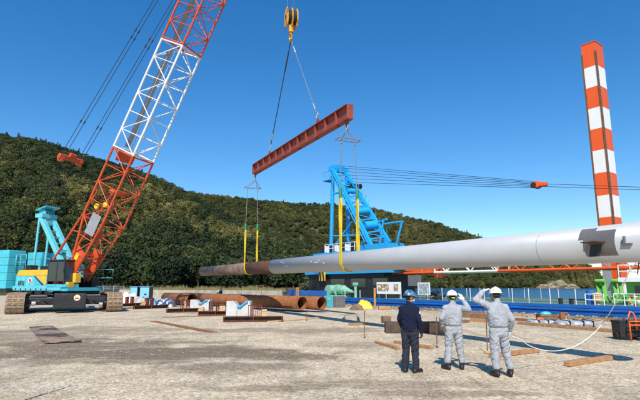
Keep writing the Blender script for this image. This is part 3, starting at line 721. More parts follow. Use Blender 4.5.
# upper structure
kb('deck', (-4.2, 1.75), (-1.55, 1.55), (1.38, 1.62), 'cyan')
kb('deck_skirt', (-3.6, 1.2), (-1.62, -1.56), (1.42, 1.72), 'cyan_pale')
house = kb('engine_housing', (-3.25, -.15), (-1.60, -.55), (1.63, 2.42), 'cyan')
hy = MB()
hy.prism([K(-3.2, -1.62, 2.43), K(-.1, -1.62, 2.43), K(-.1, -1.62, 2.84), K(-2.95, -1.62, 2.84)], CV*1.1)
hy.build('housing_top', 'crane_yellow', house, .02)
MB().prism([K(-1.25, -1.612, 2.40), K(-.2, -1.612, 1.75), K(-.2, -1.612, 2.40)], -CV*.012).build('yellow_flash', 'crane_yellow', house)
MB().prism([K(-1.45, -1.612, 2.42), K(-1.32, -1.612, 2.42), K(-.42, -1.612, 1.80), K(-.6, -1.612, 1.80)], -CV*.009).build('dark_flash', 'black_steel', house)
for k in range(4): kb('access_door', (-3.1+.46*k, -2.7+.46*k), (-1.625, -1.60), (1.72, 2.36), 'cyan_pale', house, .008)
em = K(-1.72, -1.64, 2.12); MB().cyl(em, em-CV*.012, .17, n=18).build('round_emblem', 'white_paint', house); MB().cyl(em-CV*.013, em-CV*.02, .12, n=18).build('round_emblem', 'red_paint', house)
kb('exhaust_box', (-2.9, -2.2), (-1.35, -.75), (2.84, 3.2), 'black_steel', house)
MB().cyl(K(-.6, -1.1, 2.84), K(-.6, -1.1, 3.5), .07).build('exhaust_pipe', 'galvanised', house)
for k in range(5): kb('louvre', (-2.9+.13*k, -2.83+.13*k), (-1.64, -1.627), (1.78, 2.1), 'black_steel', house, 0)
kb('under_frame', (-3.5, 1.6), (-1.35, 1.35), (1.12, 1.37), 'black_steel')
for k in range(4): kb('side_box', (-3.0+.95*k, -2.35+.95*k), (-1.72, -1.58), (1.12, 1.36), 'black_steel', None, .02)
for k in range(7): MB().cyl(K(-3.1+.5*k, -1.63, 1.52), K(-3.1+.5*k, -1.66, 1.52), .05, n=8).build('deck_bolt', 'black_steel', cr)
for k in range(4): MB().tube([K(-2.0+.35*k, -.4+.1*k, 2.9), K(-1.8+.35*k, -.3+.1*k, 3.2), K(-1.2+.3*k, -.1, 3.1), K(-.5+.2*k, .1, 2.7)], .035, 6).build('hydraulic_hose', 'dark_rubber', cr)
kb('fuel_tank', (-.6, -.15), (-.5, .4), (1.63, 2.9), 'black_steel'); kb('lamp_bracket', (1.35, 1.5), (-1.5, -1.35), (3.52, 3.68), 'galvanised', None, .01)
kb('cable_reel', (-2.3, -1.5), (-.5, .5), (2.5, 3.15), 'black_steel')
# far-side machinery
kb('winch_housing', (-3.0, -.3), (.55, 1.6), (1.63, 3.3), 'cyan')
kb('winch_housing', (-.1, 1.3), (.9, 1.55), (1.63, 2.3), 'black_steel')
for u in (-2.6, -1.4, -.3): MB().cyl(K(u, -.5, 2.1), K(u, .5, 2.1), .38, n=20).build('winch_drum', 'rope_steel', cr)
# counterweight slabs
for v0, v1, nm in ((-2.15, -.85, 0), (.45, 2.5, 1)):
    for k in range(5):
        kb('counterweight_slab', (-4.95, -3.45), (v0, v1), (1.55+.545*k, 1.55+.545*k+.53), 'cyan', None, .03)
kb('counterweight_tray', (-4.9, -3.4), (-2.1, 2.1), (1.30, 1.53), 'black_steel')
# cab
cab = kb('cab_floor', (-.15, 1.72), (-1.62, -.6), (1.63, 1.85), 'cyan', None)
for u, v in ((-.1, -1.58), (1.45, -1.58), (-.1, -.65), (1.45, -.65), (.7, -1.58)):
    MB().bar(K(u, v, 1.8), K(u+(.0 if u < 1 else -.12), v, 3.42), .08, .08).build('cab_pillar', 'black_steel', cab)
kb('cab_roof', (-.17, 1.4), (-1.63, -.6), (3.42, 3.52), 'black_steel', cab)
kb('cab_back', (-.16, -.13), (-1.6, -.62), (1.85, 3.42), 'black_steel', cab, 0)
for u0, u1 in ((-.06, .64), (.76, 1.38)): kb('side_window', (u0, u1), (-1.605, -1.59), (2.05, 3.38), 'glass_dark', cab, 0)
MB().prism([K(1.50, -1.55, 1.9), K(1.50, -.68, 1.9), K(1.36, -.68, 3.4), K(1.36, -1.55, 3.4)], CU*.012).build('front_window', 'glass_dark', cab)
kb('operator_seat', (.1, .6), (-1.35, -.9), (1.86, 2.7), 'red_paint', cab)
kb('side_mirror', (1.55, 1.62), (-1.85, -1.7), (2.6, 2.95), 'black_steel', cab)
kb('tool_box', (1.3, 1.75), (-1.5, -1.0), (1.63, 2.0), 'crane_yellow')
kb('tool_box', (1.45, 1.75), (-.95, -.5), (1.95, 2.6), 'crane_yellow')
def rail(pts, name='handrail', mat='cyan_pale'):
    MB().tube(pts, .022, 6).build(name, mat, cr)
for u in (-3.4, -2.95, -2.4): rail([K(u, -1.6, 2.84), K(u, -1.6, 3.95)])
for z in (3.4, 3.95): rail([K(-3.4, -1.6, z), K(-2.4, -1.6, z)])
for v in (-1.6, -.6): rail([K(-.9, v, 2.84), K(-.9, v, 3.6), K(-.1, v, 3.6), K(-.1, v, 2.84)])
for u in (2.3, 3.2): rail([K(1.7, .9, 1.7), K(u, .9, 1.7), K(u, .9, 2.9)])
rail([K(1.75, .9, 2.9), K(3.2, .9, 2.9)]); rail([K(1.75, .9, 2.3), K(3.2, .9, 2.3)])
for k in range(5): rail([K(.1+.3*0, -1.66, 1.35-.2*k), K(.55, -1.66, 1.35-.2*k)], 'step')
# gantry (A-frame)
gt, gb = (-2.85, 6.9), (.55, 2.3)
gan = MB()
for v in (-.45, .45): gan.bar(K(gb[0], v, gb[1]), K(gt[0], v, gt[1]), .30, .34, up=CV)
gan = gan.build('gantry', 'cyan_pale', cr, .02)
for k in range(1, 8): t = .12+.74*k/7; beam('gantry_rung', K(gb[0]+(gt[0]-gb[0])*t, -.35, gb[1]+(gt[1]-gb[1])*t), K(gb[0]+(gt[0]-gb[0])*t, .35, gb[1]+(gt[1]-gb[1])*t), .08, .08, 'cyan', gan)
for t in (.42, .9): beam('gantry_crossbeam', K(gb[0]+(gt[0]-gb[0])*t, -.35, gb[1]+(gt[1]-gb[1])*t), K(gb[0]+(gt[0]-gb[0])*t, .35, gb[1]+(gt[1]-gb[1])*t), .26, .22, 'cyan_pale', gan)
for v in (-.45, .45):
    rod('gantry_post', K(-3.05, v, 3.0), K(gt[0]-.1, v, gt[1]), .085, 'cyan_pale', gan)
    rod('gantry_post', K(-3.05, v, 1.6), K(-3.05, v, 3.0), .12, 'cyan_pale', gan)
kb('sheave_box', (-3.2, -2.45), (-.65, .65), (6.75, 7.05), 'cyan_pale', gan)
MB().prism([K(-3.25, -.6, 7.3), K(-2.2, -.6, 7.55), K(-2.2, -.6, 7.62), K(-3.25, -.6, 7.38)], CV*1.2).build('sheave_cover', 'cyan', gan)
for v in (-.35, -.12, .12, .35): MB().cyl(K(-2.8, v-.04, 7.1), K(-2.8, v+.04, 7.1), .33, n=18).build('sheave', 'cyan', gan)
# ---- boom
BF = K(1.0, 0, 2.35); TIP = Vector((HKXY.x, HKXY.y, 35.9))
BD = (TIP-BF).normalized(); BLn = (TIP-BF).length; BLAT = CV; BDP = BD.cross(BLAT).normalized()
if BDP.x < 0: BDP = -BDP                                # belly side (towards the load)
def BP(l, a, b): return BF+BD*l+BLAT*a+BDP*b
def boom_l(y):
    lo, hi = 0.0, BLn
    for _ in range(50):
        m = (lo+hi)/2
        if proj(BP(m, 0, 0))[1] > y: lo = m
        else: hi = m
    return lo
lA, lB = boom_l(155), boom_l(48); lT = 4.6; WH = 1.0
def sec(l):                                             # half width, half depth along the boom
    if l < lT: t = l/lT; return .75+(WH-.75)*t, .22+(WH-.22)*t
    if l > BLn-4.0: t = (BLn-l)/4.0; return .5+(WH-.5)*t, .25+(WH-.25)*t
    return WH, WH
def boom_section(l0, l1, mat, lab, panel):
    m = MB(); cs = [(-1, -1), (1, -1), (1, 1), (-1, 1)]
    brk = [l0]+[b for b in (lT, BLn-4.0) if l0 < b < l1]+[l1]
    for a, b in cs:
        for k in range(len(brk)-1):
            (w0, d0), (w1, d1) = sec(brk[k]), sec(brk[k+1]); m.cyl(BP(brk[k], a*w0, b*d0), BP(brk[k+1], a*w1, b*d1), .078, n=10)
    for l in (l0+.06, l1-.06):
        w, d = sec(l)
        for k in range(4): (a, b), (a2, b2) = cs[k], cs[(k+1) % 4]; m.cyl(BP(l, a*w, b*d), BP(l, a2*w, b2*d), .05, n=8)
    s = m.build('boom_section', mat, cr); s['label'] = lab
    n = max(2, round((l1-l0)/panel)); st = (l1-l0)/n
    for k in range(n):
        x0, x1 = l0+st*k, l0+st*(k+1); (w0, d0), (w1, d1) = sec(x0), sec(x1)
        for j in range(4):
            (a, b), (a2, b2) = cs[j], cs[(j+1) % 4]
            if (k+j) % 2: rod('brace', BP(x0, a*w0, b*d0), BP(x1, a2*w1, b2*d1), .034, mat, s)
            else: rod('brace', BP(x0, a2*w0, b2*d0), BP(x1, a*w1, b*d1), .034, mat, s)
            if k: rod('brace', BP(x0, a*w0, b*d0), BP(x0, a2*w0, b2*d0), .03, mat, s)
    return s
s1 = boom_section(.35, lA, 'boom_red', 'orange red lower boom section', 1.3)
s2 = boom_section(lA+.02, lB, 'boom_white', 'white middle boom section', 1.3)
s3 = boom_section(lB+.02, BLn-.1, 'boom_red', 'orange red upper boom section', 1.35)
for a in (-.75, .75):
    MB().prism([BP(-.25, a-.06, -.25), BP(-.25, a-.06, .25), BP(1.9, a-.06, .50), BP(2.2, a-.06, -.48)], BLAT*.12).build('boom_foot', 'boom_red', s1, .02)
for b in (-.3, .36): MB().bar(BP(1.6, -.74, b), BP(1.6, .74, b), .16, .16).build('cross_tube', 'boom_red', s1)
MB().prism([BP(lA-.8, -.8, -.6), BP(lA-.1, -.8, -.6), BP(lA-.1, .8, -.6), BP(lA-.8, .8, -.6)], BDP*.05).build('deck_plate', 'boom_red', s1)
MB().box(BP(6.6, -.1, .2), (.3, 1.2, .5), Matrix((BD, BLAT, BDP)).transposed()).build('guide_box', 'boom_red', s1, .03)
MB().box(BP(4.1, -1.1, .30), (1.5, .03, .85), Matrix((BD, BLAT, BDP)).transposed()).build('grey_panel', 'grey_steel', s1)
MB().box(BP(1.5, -.84, -.12), (.45, .05, .3), Matrix((BD, BLAT, BDP)).transposed()).build('yellow_sign', 'sticker_yellow', s1)
for l, b in ((5.2, -.55), (5.6, .15)): MB().cyl(BP(l, -.70, b), BP(l, -.58, b), .19, n=18).build('sheave', 'sticker_yellow', s1)
def walkway(l0, l1, s):
    MB().box(BP((l0+l1)/2, 0, -WH+.13), (l1-l0, .42, .05), Matrix((BD, BLAT, BDP)).transposed()).build('walkway', 'grey_steel', s)
    for a in (-.24, .24): MB().tube([BP(l0, a, -WH+.34), BP(l1, a, -WH+.34)], .02, 6).build('walkway_rail', 'grey_steel', s)
walkway(lA+.3, lB-.3, s2); walkway(lB+.3, BLn-5, s3)
for v in (-.6, .6):
    p, q = K(-1.15, v, 3.3), BP(boom_l(196), v*1.1, -WH); rod('backstop', p, lerp(p, q, .62), .085, 'boom_red', cr); rod('backstop', lerp(p, q, .6), q, .06, 'boom_red', cr)
    rod('backstop_stay', lerp(p, q, .45), BP(boom_l(238), v*1.0, -WH+.1), .045, 'boom_red', cr)
MB().bar(BP(BLn-.1, -.55, 0), BP(BLn-.1, .55, 0), .5, .5).build('boom_head', 'boom_red', s3)
for a in (-.35, -.1, .15, .4): MB().cyl(BP(BLn-.05, a-.04, .25), BP(BLn-.05, a+.04, .25), .42, n=20).build('sheave', 'black_steel', s3)
# ---- boom suspension: equaliser block, reeved ropes, pendant ropes
GT = K(-2.8, 0, 7.2); BT = BP(BLn-.4, 0, -.7)
def lamb(x):
    lo, hi = 0.0, 1.0
    for _ in range(50):
        m = (lo+hi)/2
        if proj(lerp(GT, BT, m))[0] < x: lo = m
        else: hi = m
    return lo
dE = ray(71, 159); EB = Vector((0, 0, EYE))+dE*((CC-Vector((0, 0, EYE))).dot(CV)/dE.dot(CV)); ED = (BT-GT).normalized(); EN = ED.cross(CV).normalized()
rE = Matrix((ED, CV, EN)).transposed()
eq = MB().box(EB, (.34, 2.1, .30), rE).box(EB+ED*.28, (.3, .5, .24), rE).build('equaliser_block', 'boom_red', cr, .03)
for v in (-.8, .8): MB().cyl(EB+CV*(v-.12)-ED*.12, EB+CV*(v+.12)-ED*.12, .27, n=18).build('sheave', 'boom_red', eq)
for v in (-.75, -.5, .5, .75): rod('luffing_rope', K(-2.8, v*.5, 7.3), EB+CV*v, .016, 'rope_steel', cr)
for v in (-.95, -.62, .62, .95):
    p, q = EB+CV*v+ED*.2, BT+CV*v*.8; rod('pendant_rope', p, q, .022, 'rope_steel', cr)
    for t in (.09, .33, .35, .66): rod('pendant_socket', lerp(p, q, t), lerp(p, q, t+.008), .05, 'rope_steel', cr)
hr = thing('hoist_rope', HKXY+Vector((0, 0, 1.5)), 'thin steel hoist ropes running up from the yellow hook block', 'rope')
for a, b in ((-.3, -.2), (-.12, .2), (.12, -.2), (.3, .2)):
    rod('rope_fall', HKXY+hs_ @ Vector((a, b, 1.5)), TIP+hs_ @ Vector((a, b, -.2)), .011, 'rope_grey', hr)
# ================================================================== BARGE AND FLOATING CRANE
def RN(px, py, n):                                  # where the view ray meets the upright plane n metres out from the quay edge
    d = ray(px, py); o = Vector((0, 0, EYE)); k = (n-(o-E0).dot(QN))/Vector((d.x, d.y, 0)).dot(QN); return o+d*k
def S(px, n): p = RN(px, 290, n); return (p-E0).dot(QT)
def ZN(px, py, n): return RN(px, py, n).z
rQ = Matrix((QT, QN, Vector((0, 0, 1)))).transposed()
NB0, NB1, DK = 1.3, 17.5, .42
SB1 = S(287, NB0); SB0 = -22.0
barge = thing('work_barge', Q((SB0+SB1)/2, 9, SEA), 'blue hulled work barge with green deck moored along the quay', 'barge')
def qb(name, s, n, z, mat, par, bev=0.0):
    return MB().box(Q((s[0]+s[1])/2, (n[0]+n[1])/2, (z[0]+z[1])/2), (s[1]-s[0], n[1]-n[0], z[1]-z[0]), rQ).build(name, mat, par, bev)
hull = qb('hull', (SB0, SB1), (NB0, NB1), (SEA-.6, DK-.02), 'hull_blue', barge, .05)
qb('deck', (SB0+.15, SB1-.15), (NB0+.16, NB1-.16), (DK-.018, DK), 'deck_green', barge)
qb('bulwark', (SB0, SB1), (NB0, NB0+.12), (DK-.016, .62), 'hull_blue', barge, .02)
qb('coaming', (SB0, SB1), (NB1-.12, NB1), (DK-.016, .50), 'deck_green', barge, .02)
for z in (-.25, .30): qb('rubbing_strake', (SB0, SB1), (NB0-.07, NB0-.002), (z-.05, z+.05), 'hull_blue', hull, .02)
for k in range(9):
    s = SB0+4+k*((SB1-SB0)-6)/8; MB().cyl(Q(s, NB0-.30, -1.5), Q(s, NB0-.30, .05), .26, n=14).build('fender', 'dark_rubber', barge)
for x0, x1, dz in ((287, 297, 0), (299.2, 326, -.03)):
    qb('bulwark_panel', (S(x1, NB0), S(x0, NB0)), (NB0-.01, NB0+.10), (.63, ZN(300, 290, NB0)+dz), 'hull_blue', barge, .02)
qb('timber_post', (S(298.9, NB0-.1)-.05, S(297.3, NB0-.1)+.05), (NB0-.26, NB0-.1), (-.6, 1.55), 'timber', barge)
# stanchions along both edges
for px in (401, 442, 470, 484, 512, 528.3, 549.5, 575, 345, 360, 386, 427.5):
    s = S(px, NB0+.06); zt = .62+.95; rod('stanchion', Q(s, NB0+.06, .6), Q(s, NB0+.06, zt-.25*(px < 400)), .024, 'white_paint', barge)
for i in range(26):
    s = SB0+1+i*1.75
    if s < SB1-.5: rod('stanchion', Q(s, NB1-.06, .48), Q(s, NB1-.06, 1.45), .024, 'white_paint', barge)
MB().tube([Q(SB0, NB1-.06, 1.45), Q(SB1, NB1-.06, 1.45)], .012, 5).build('rail_wire', 'rope_grey', barge)
# bollards
qb('bollard_base', (S(575.5, 2.6), S(555.5, 2.6)), (2.3, 2.9), (DK, DK+.05), 'black_steel', barge)
for px in (559.7, 570.4): p = RN(px, 290, 2.6); MB().cyl((p.x, p.y, DK+.05), (p.x, p.y, DK+.46), .135, n=16).cyl((p.x, p.y, DK+.46), (p.x, p.y, DK+.52), .16, n=16).build('bollard', 'black_steel', barge)

# ---- floating crane on the barge
NC = 9.0
fcb = Q(S(375, NC), NC, DK)
fc = thing('floating_crane', fcb, 'bright blue A-frame crane with black housing on the barge', 'crane')
sL, sR = S(321, NC), S(424, NC)
qb('lower_house', (sR+3.5, sL-.3), (NC-2.2, NC+2.6), (DK, 3.05), 'black_steel', fc, .03)
qb('upper_house', (S(398, NC-2.2), S(328, NC-2.2)), (NC-2.15, NC+2.5), (3.42, 5.1), 'black_steel', fc, .03)
dk = qb('machine_deck', (sR+2.2, sL), (NC-2.6, NC+2.8), (3.06, 3.36), 'crane_blue', fc, .02)
hz = qb('hazard_board', (S(325.5, NC-2.6), S(319.5, NC-2.6)), (NC-2.68, NC-2.61), (ZN(322, 281, NC-2.6), ZN(322, 271, NC-2.6)), 'sticker_yellow', fc)
zz0, zz1 = ZN(322, 281, NC-2.6), ZN(322, 271, NC-2.6); sa, sb_ = S(325.5, NC-2.6), S(319.5, NC-2.6)
for k in range(2):
    a = sa+(sb_-sa)*(.08+.5*k); w = (sb_-sa)*.24
    MB().prism([Q(a, NC-2.683, zz0+.02), Q(a+w, NC-2.683, zz0+.02), Q(a+w+.22, NC-2.683, zz1-.02), Q(a+.22, NC-2.683, zz1-.02)], -QN*.01).build('hazard_stripe', 'black_steel', hz)
for k, (a, b) in enumerate(((330, 345), (350, 366), (372, 388))):
    qb('window_frame', (S(b, NC-2.3), S(a, NC-2.3)), (NC-2.26, NC-2.205), (1.5, 2.6), 'dark_rubber', fc); qb('window', (S(b-1, NC-2.3), S(a+1, NC-2.3)), (NC-2.275, NC-2.262), (1.6, 2.5), 'glass_dark', fc)
qb('grey_panel', (S(420, NC-2.4), S(409, NC-2.4)), (NC-2.5, NC-2.2), (1.7, 2.75), 'bare_steel', fc)
# upper platform with railing
zp = ZN(340, 252, NC-1.6)
qb('platform', (S(362, NC), S(325, NC)), (NC-1.9, NC+2.2), (zp-.25, zp), 'crane_blue', fc, .02)
for i in range(9):
    s = S(360, NC-1.85)+(S(325, NC-1.85)-S(360, NC-1.85))*i/8; rod('railing_post', Q(s, NC-1.85, zp), Q(s, NC-1.85, zp+1.0), .035, 'white_paint', fc)
for z in (.5, 1.0): rod('railing_bar', Q(S(360, NC-1.85), NC-1.85, zp+z), Q(S(325, NC-1.85), NC-1.85, zp+z), .03, 'white_paint', fc)
for i in range(7):
    s = S(362, NC)+(S(328, NC)-S(362, NC))*i/6.5; qb('vent_box', (s+.1, s+.5), (NC-1.3, NC-.7), (zp+.01, zp+.9), 'white_paint' if i % 2 else 'black_steel', fc)
qb('winch_house', (S(397, NC), S(368, NC)), (NC-1.2, NC+1.4), (ZN(380, 258, NC), ZN(380, 244.5, NC)), 'crane_blue', fc, .03)
# A-frame: upright legs and raking ladder-like legs
nA, nB = NC-.9, NC+1.15
T1, T2 = RN(332.3, 169, nA), RN(344.5, 171, nB)
def up_leg(px0, y0, px1, y1, n, r): rod('upright_leg', RN(px0, y0, n), RN(px1, y1, n), r, 'crane_blue', fc)
up_leg(331, 253, 333, 172, nA, .24); up_leg(348.5, 252, 347, 176, nB, .24)
R1, R2 = RN(371, 246, nA), RN(389, 243, nB)
for p, q in ((T1, R1), (T2, R2)): beam('raking_leg', p, q, .5, .42, 'crane_blue', fc, up=QN)
for k in range(1, 13):
    t = k/13; beam('rung', lerp(T1, R1, t), lerp(T2, R2, t), .16 if k % 3 else .32, .14, 'crane_blue', fc); rod('diagonal', lerp(T1, R1, t), lerp(T2, R2, t+1/13), .05, 'crane_blue', fc); rod('guard_post', lerp(T2, R2, t)+QN*.3, lerp(T2, R2, t)+QN*.3+Vector((0, 0, .95)), .025, 'crane_blue', fc)
for k in range(2, 12):
    t = k/13; rod('ladder_rung', lerp(T1, R1, t)-QN*.35, lerp(T1, R1, t)-QN*.75, .03, 'crane_blue', fc)
for o_ in (.35, .75): rod('ladder_rail', lerp(T1, R1, .05)-QN*o_+Vector((0, 0, .1)), lerp(T1, R1, .97)-QN*o_+Vector((0, 0, .1)), .045, 'crane_blue', fc)
for k in range(1, 12): t = k/12; p = lerp(T1, R1, t)-QN*.8; rod('guard_post', p, p+Vector((0, 0, .95)), .025, 'crane_blue', fc)
rod('guard_rail', lerp(T1, R1, .05)-QN*.8+Vector((0, 0, .95)), lerp(T1, R1, .95)-QN*.8+Vector((0, 0, .95)), .025, 'crane_blue', fc)
for t, r_ in ((.62, .42), (.8, .5), (.35, .3)):
    a, b = lerp(T1, R1, t), lerp(T2, R2, t); MB().cyl(lerp(a, b, .15)+Vector((0, 0, .35)), lerp(a, b, .85)+Vector((0, 0, .35)), r_, n=16).build('winch_drum', 'crane_blue', fc)
for k in range(5): c = lerp(T1, T2, .1+.2*k); MB().cyl(c-QN*.05+Vector((0, 0, .2)), c+QN*.05+Vector((0, 0, .2)), .42, n=18).build('sheave', 'crane_blue', fc)
for k in range(4): c = lerp(lerp(T1, R1, .26), lerp(T2, R2, .26), .2+.25*k)+QN*1.0+Vector((0, 0, .3)); MB().cyl(c-QN*.05, c+QN*.05, .35, n=16).build('sheave', 'black_steel', fc)
beam('cross_head', T1-QN*.4, T2+QN*.4, .6, .6, 'crane_blue', fc)
tp = RN(329.5, 181, nA); MB().box(tp, (1.3, 1.2, .08), rQ).build('top_platform', 'crane_blue', fc)
for a, b in ((-.6, -.55), (.6, -.55), (-.6, .55), (.6, .55), (0, -.55)): rod('railing_post', tp+QT*a+QN*b, tp+QT*a+QN*b+Vector((0, 0, 1.1)), .03, 'crane_blue', fc)
rod('railing_bar', tp+QT*.6-QN*.55+Vector((0, 0, 1.1)), tp-QT*.6-QN*.55+Vector((0, 0, 1.1)), .03, 'crane_blue', fc)
for y in (194, 236): rod('tie', RN(332.6, y, nA), lerp(T1, R1, (y-169)/77.0), .10, 'crane_blue', fc)
rod('tie', RN(331.5, 250, nA), RN(352, 222, nA), .11, 'crane_blue', fc); rod('tie', RN(366, 236, nA), RN(359, 250, nA), .11, 'crane_blue', fc)
# davit frame in front
d0, d1, d2, d3 = RN(380, 243, nA), RN(383.5, 220, nA), RN(397, 243, nA), RN(402, 222, nA)
for p, q in ((d0, d1), (d2, d3), (RN(378, 222.5, nA), RN(387, 219, nA)), (RN(385, 224, nA), RN(403, 221.5, nA)), (RN(370, 247, nA), RN(405, 247, nA))): rod('davit_bar', p, q, .12, 'crane_blue', fc)
# boom laid level along the barge
def lattice(par, pts, hw, hd, n, r, rbr, mat, lab):
    p, q = pts; d = (q-p).normalized(); u = Vector((0, 0, 1)); l = u.cross(d).normalized(); m = MB(); cs = ((-1, -1), (1, -1), (1, 1), (-1, 1))
    c = lambda t, a, b: lerp(p, q, t)+l*a*hw+u*b*hd
    for a, b in cs: m.cyl(c(0, a, b), c(1, a, b), r, n=8)
    for t in (0.002, .998):
        for k in range(4): m.cyl(c(t, *cs[k]), c(t, *cs[(k+1) % 4]), r*.7, n=6)
    s = m.build('boom_section', mat, par); s['label'] = lab
    for k in range(n):
        for j in range(4):
            a, b = (cs[j], cs[(j+1) % 4]) if (k+j) % 2 else (cs[(j+1) % 4], cs[j]); rod('brace', c(k/n, *a), c((k+1)/n, *b), rbr, mat, s)
    return s
zbm = 3.75
def BMP(px): return Q(S(px, NC), NC, zbm)
b1 = lattice(fc, (BMP(398), BMP(441)), .9, .75, 4, .11, .06, 'boom_orange', 'orange foot section of the lowered boom')
b2 = lattice(fc, (BMP(441.3), BMP(505)), .9, .75, 5, .11, .055, 'boom_white', 'white section of the lowered boom')
b3 = lattice(fc, (BMP(505.3), BMP(760)), .9, .75, 8, .11, .055, 'boom_orange', 'orange outer section of the lowered boom')
for o_ in (-.92, .92):
    MB().prism([BMP(392)+QN*o_+Vector((0, 0, -.25)), BMP(432)+QN*o_+Vector((0, 0, -.78)), BMP(441)+QN*o_+Vector((0, 0, -.78)), BMP(441)+QN*o_+Vector((0, 0, -.15)), BMP(432)+QN*o_+Vector((0, 0, .5)), BMP(392)+QN*o_+Vector((0, 0, .3))], QN*.05).build('boom_side_plate', 'boom_orange', b1)
MB().prism([BMP(437)+QN*-.5+Vector((0, 0, -.8)), BMP(443)+QN*-.5+Vector((0, 0, -.8)), BMP(441)+QN*-.5+Vector((0, 0, -1.25)), BMP(439)+QN*-.5+Vector((0, 0, -1.25))], QN*1.0).build('boom_rest', 'boom_orange', b1)
# luffing ropes
blkp = RN(539, 185, NC); nb = QN
lr = thing('luffing_rope', blkp, 'black luffing ropes with a red block, stretched right from the blue A-frame', 'ropes')
for k, (px, py, o_) in enumerate(((338, 165.5, -.8), (341, 168, -.5), (345, 171.5, -.2), (348, 175, .2), (352, 178.5, .5), (356, 182.5, .8))):
    rod('rope', RN(px, py, NC+o_*.6), blkp+QN*o_*.25+Vector((0, 0, (2.5-k)*.10)), .022, 'rope_steel', lr)
for dy in (-1.1, 1.1): rod('rope', blkp+Vector((0, 0, -dy*.1)), RN(760, 192.5+dy*1.2, NC), .02, 'rope_steel', lr)
MB().box(blkp, (1.3, .5, .34), rQ).box(blkp+QT*.2+Vector((0, 0, .05)), (.5, .7, .55), rQ).build('rope_block', 'boom_orange', lr, .05)
MB().cyl(blkp-QN*.4+QT*.3, blkp+QN*.4+QT*.3, .24, n=16).build('sheave', 'black_steel', lr)

# ---- spud pole
NS = 14.0
spb = Q(S(617.5, NS), NS, DK)
spud = thing('spud_pole', spb, 'tall square spud pole banded orange and white, standing on the barge', 'pole')
ys = [38.5, 63, 84, 105.5, 127, 149, 172, 195, 217, 239, 261, 284]
zs = [ZN(612+((y-40)*.03), y, NS) for y in ys]+[DK-1.5]
SA, SBd = 1.15, 1.55
for k in range(len(zs)-1):
    blk('band', Q(S(617.5, NS), NS, (zs[k]+zs[k+1])/2), (SA, SBd, zs[k]-zs[k+1]), 'spud_orange' if k % 2 == 0 else 'spud_white', spud, rQ)
zt, zbt = zs[0]-.9, DK
for s_, n_ in ((-1, -1), (1, -1)):
    beam('corner_rack', Q(S(617.5, NS)+s_*(SA/2), NS+n_*(SBd/2), zbt), Q(S(617.5, NS)+s_*(SA/2), NS+n_*(SBd/2), zt), .13, .13, 'rust_edge', spud, up=QN)
qb('cap_plate', (S(617.5, NS)-SA/2-.04, S(617.5, NS)+SA/2+.04), (NS-SBd/2-.04, NS+SBd/2+.04), (zs[0]-.01, zs[0]+.05), 'spud_orange', spud)
# guide column and green guide frames by the spud
g = thing('spud_guide', Q(S(608, 12.6), 12.6, DK), 'lime green spud guide frame with grey column, on the barge deck', 'machine')
qb('guide_column', (S(613, 12.6), S(604.5, 12.6)), (12.5, 12.75), (DK, ZN(609, 255, 12.6)), 'galvanised', g, .02)
for px in (602, 619):
    s = S(px, 12.4)
    for e in (-.22, .22): MB().bar(Q(s+e, 12.4, DK), Q(s+e+.1, 12.4, ZN(px, 279, 12.4)), .14, .3).build('guide_arm', 'lime_green', g, .02)
    rod('guide_pin', Q(s-.35, 12.2, ZN(px, 281, 12.4)), Q(s+.35, 12.2, ZN(px, 281, 12.4)), .16, 'lime_green', g)
    qb('guide_foot', (s-.45, s+.45), (11.9, 13.0), (DK, DK+.5), 'lime_green', g, .03)
qb('guide_base', (S(625, 12.6), S(600, 12.6)), (12.8, 13.1), (DK, DK+.75), 'lime_green', g, .03)
# wheelhouse at the right edge
w0, w1 = S(665, 8.5), S(626.5, 8.5)
wh = thing('deckhouse', Q((w0+w1)/2, 9, DK), 'lime green deckhouse with white railed upper deck at the right edge', 'deckhouse')
qb('wall', (w0, w1), (8.5, 12.0), (DK, ZN(632, 282, 8.5)), 'lime_green', wh, .03)
qb('upper_deck', (w0, w1+.25), (7.9, 12.3), (ZN(632, 282, 8.5)+.002, ZN(632, 277.5, 8.5)), 'white_paint', wh, .02)
zt = ZN(632, 277.5, 8.5); zr = ZN(632, 265, 8.2)
for k in range(6): s = w1+.2-k*.75; rod('railing_post', Q(s, 8.0, zt), Q(s, 8.0, zr), .03, 'white_paint', wh)
for z in (zr, (zt+zr)/2): rod('railing_bar', Q(w1+.2, 8.0, z), Q(w0, 8.0, z), .028, 'white_paint', wh); rod('railing_bar', Q(w1+.2, 8.0, z), Q(w1+.2, 12, z), .028, 'white_paint', wh)
rod('railing_post', Q(w1+.2, 12, zt), Q(w1+.2, 12, zr), .03, 'white_paint', wh)
qb('window', (S(641, 8.45), S(635, 8.45)), (8.42, 8.49), (1.2, 1.75), 'glass_dark', wh)
lb = RN(634, 301, 5.8); lbr = 5.0*abs((lb-Vector((0, 0, EYE))).y)/F
ring = thing('life_ring', lb-Vector((0, 0, lbr)), 'orange life ring with white bands hanging on the white rail', 'life ring')
FR_ = Matrix((QT, Vector((0, 0, 1)), QN)).transposed()
for k in range(8):
    pts = [lb+FR_ @ Vector((math.cos(a)*lbr*.8, math.sin(a)*lbr*.8, 0)) for a in [R(45*k+45*i/6) for i in range(7)]]
    MB().tube(pts, lbr*.24, 10).build('band', 'ring_orange' if k % 2 else 'white_paint', ring)
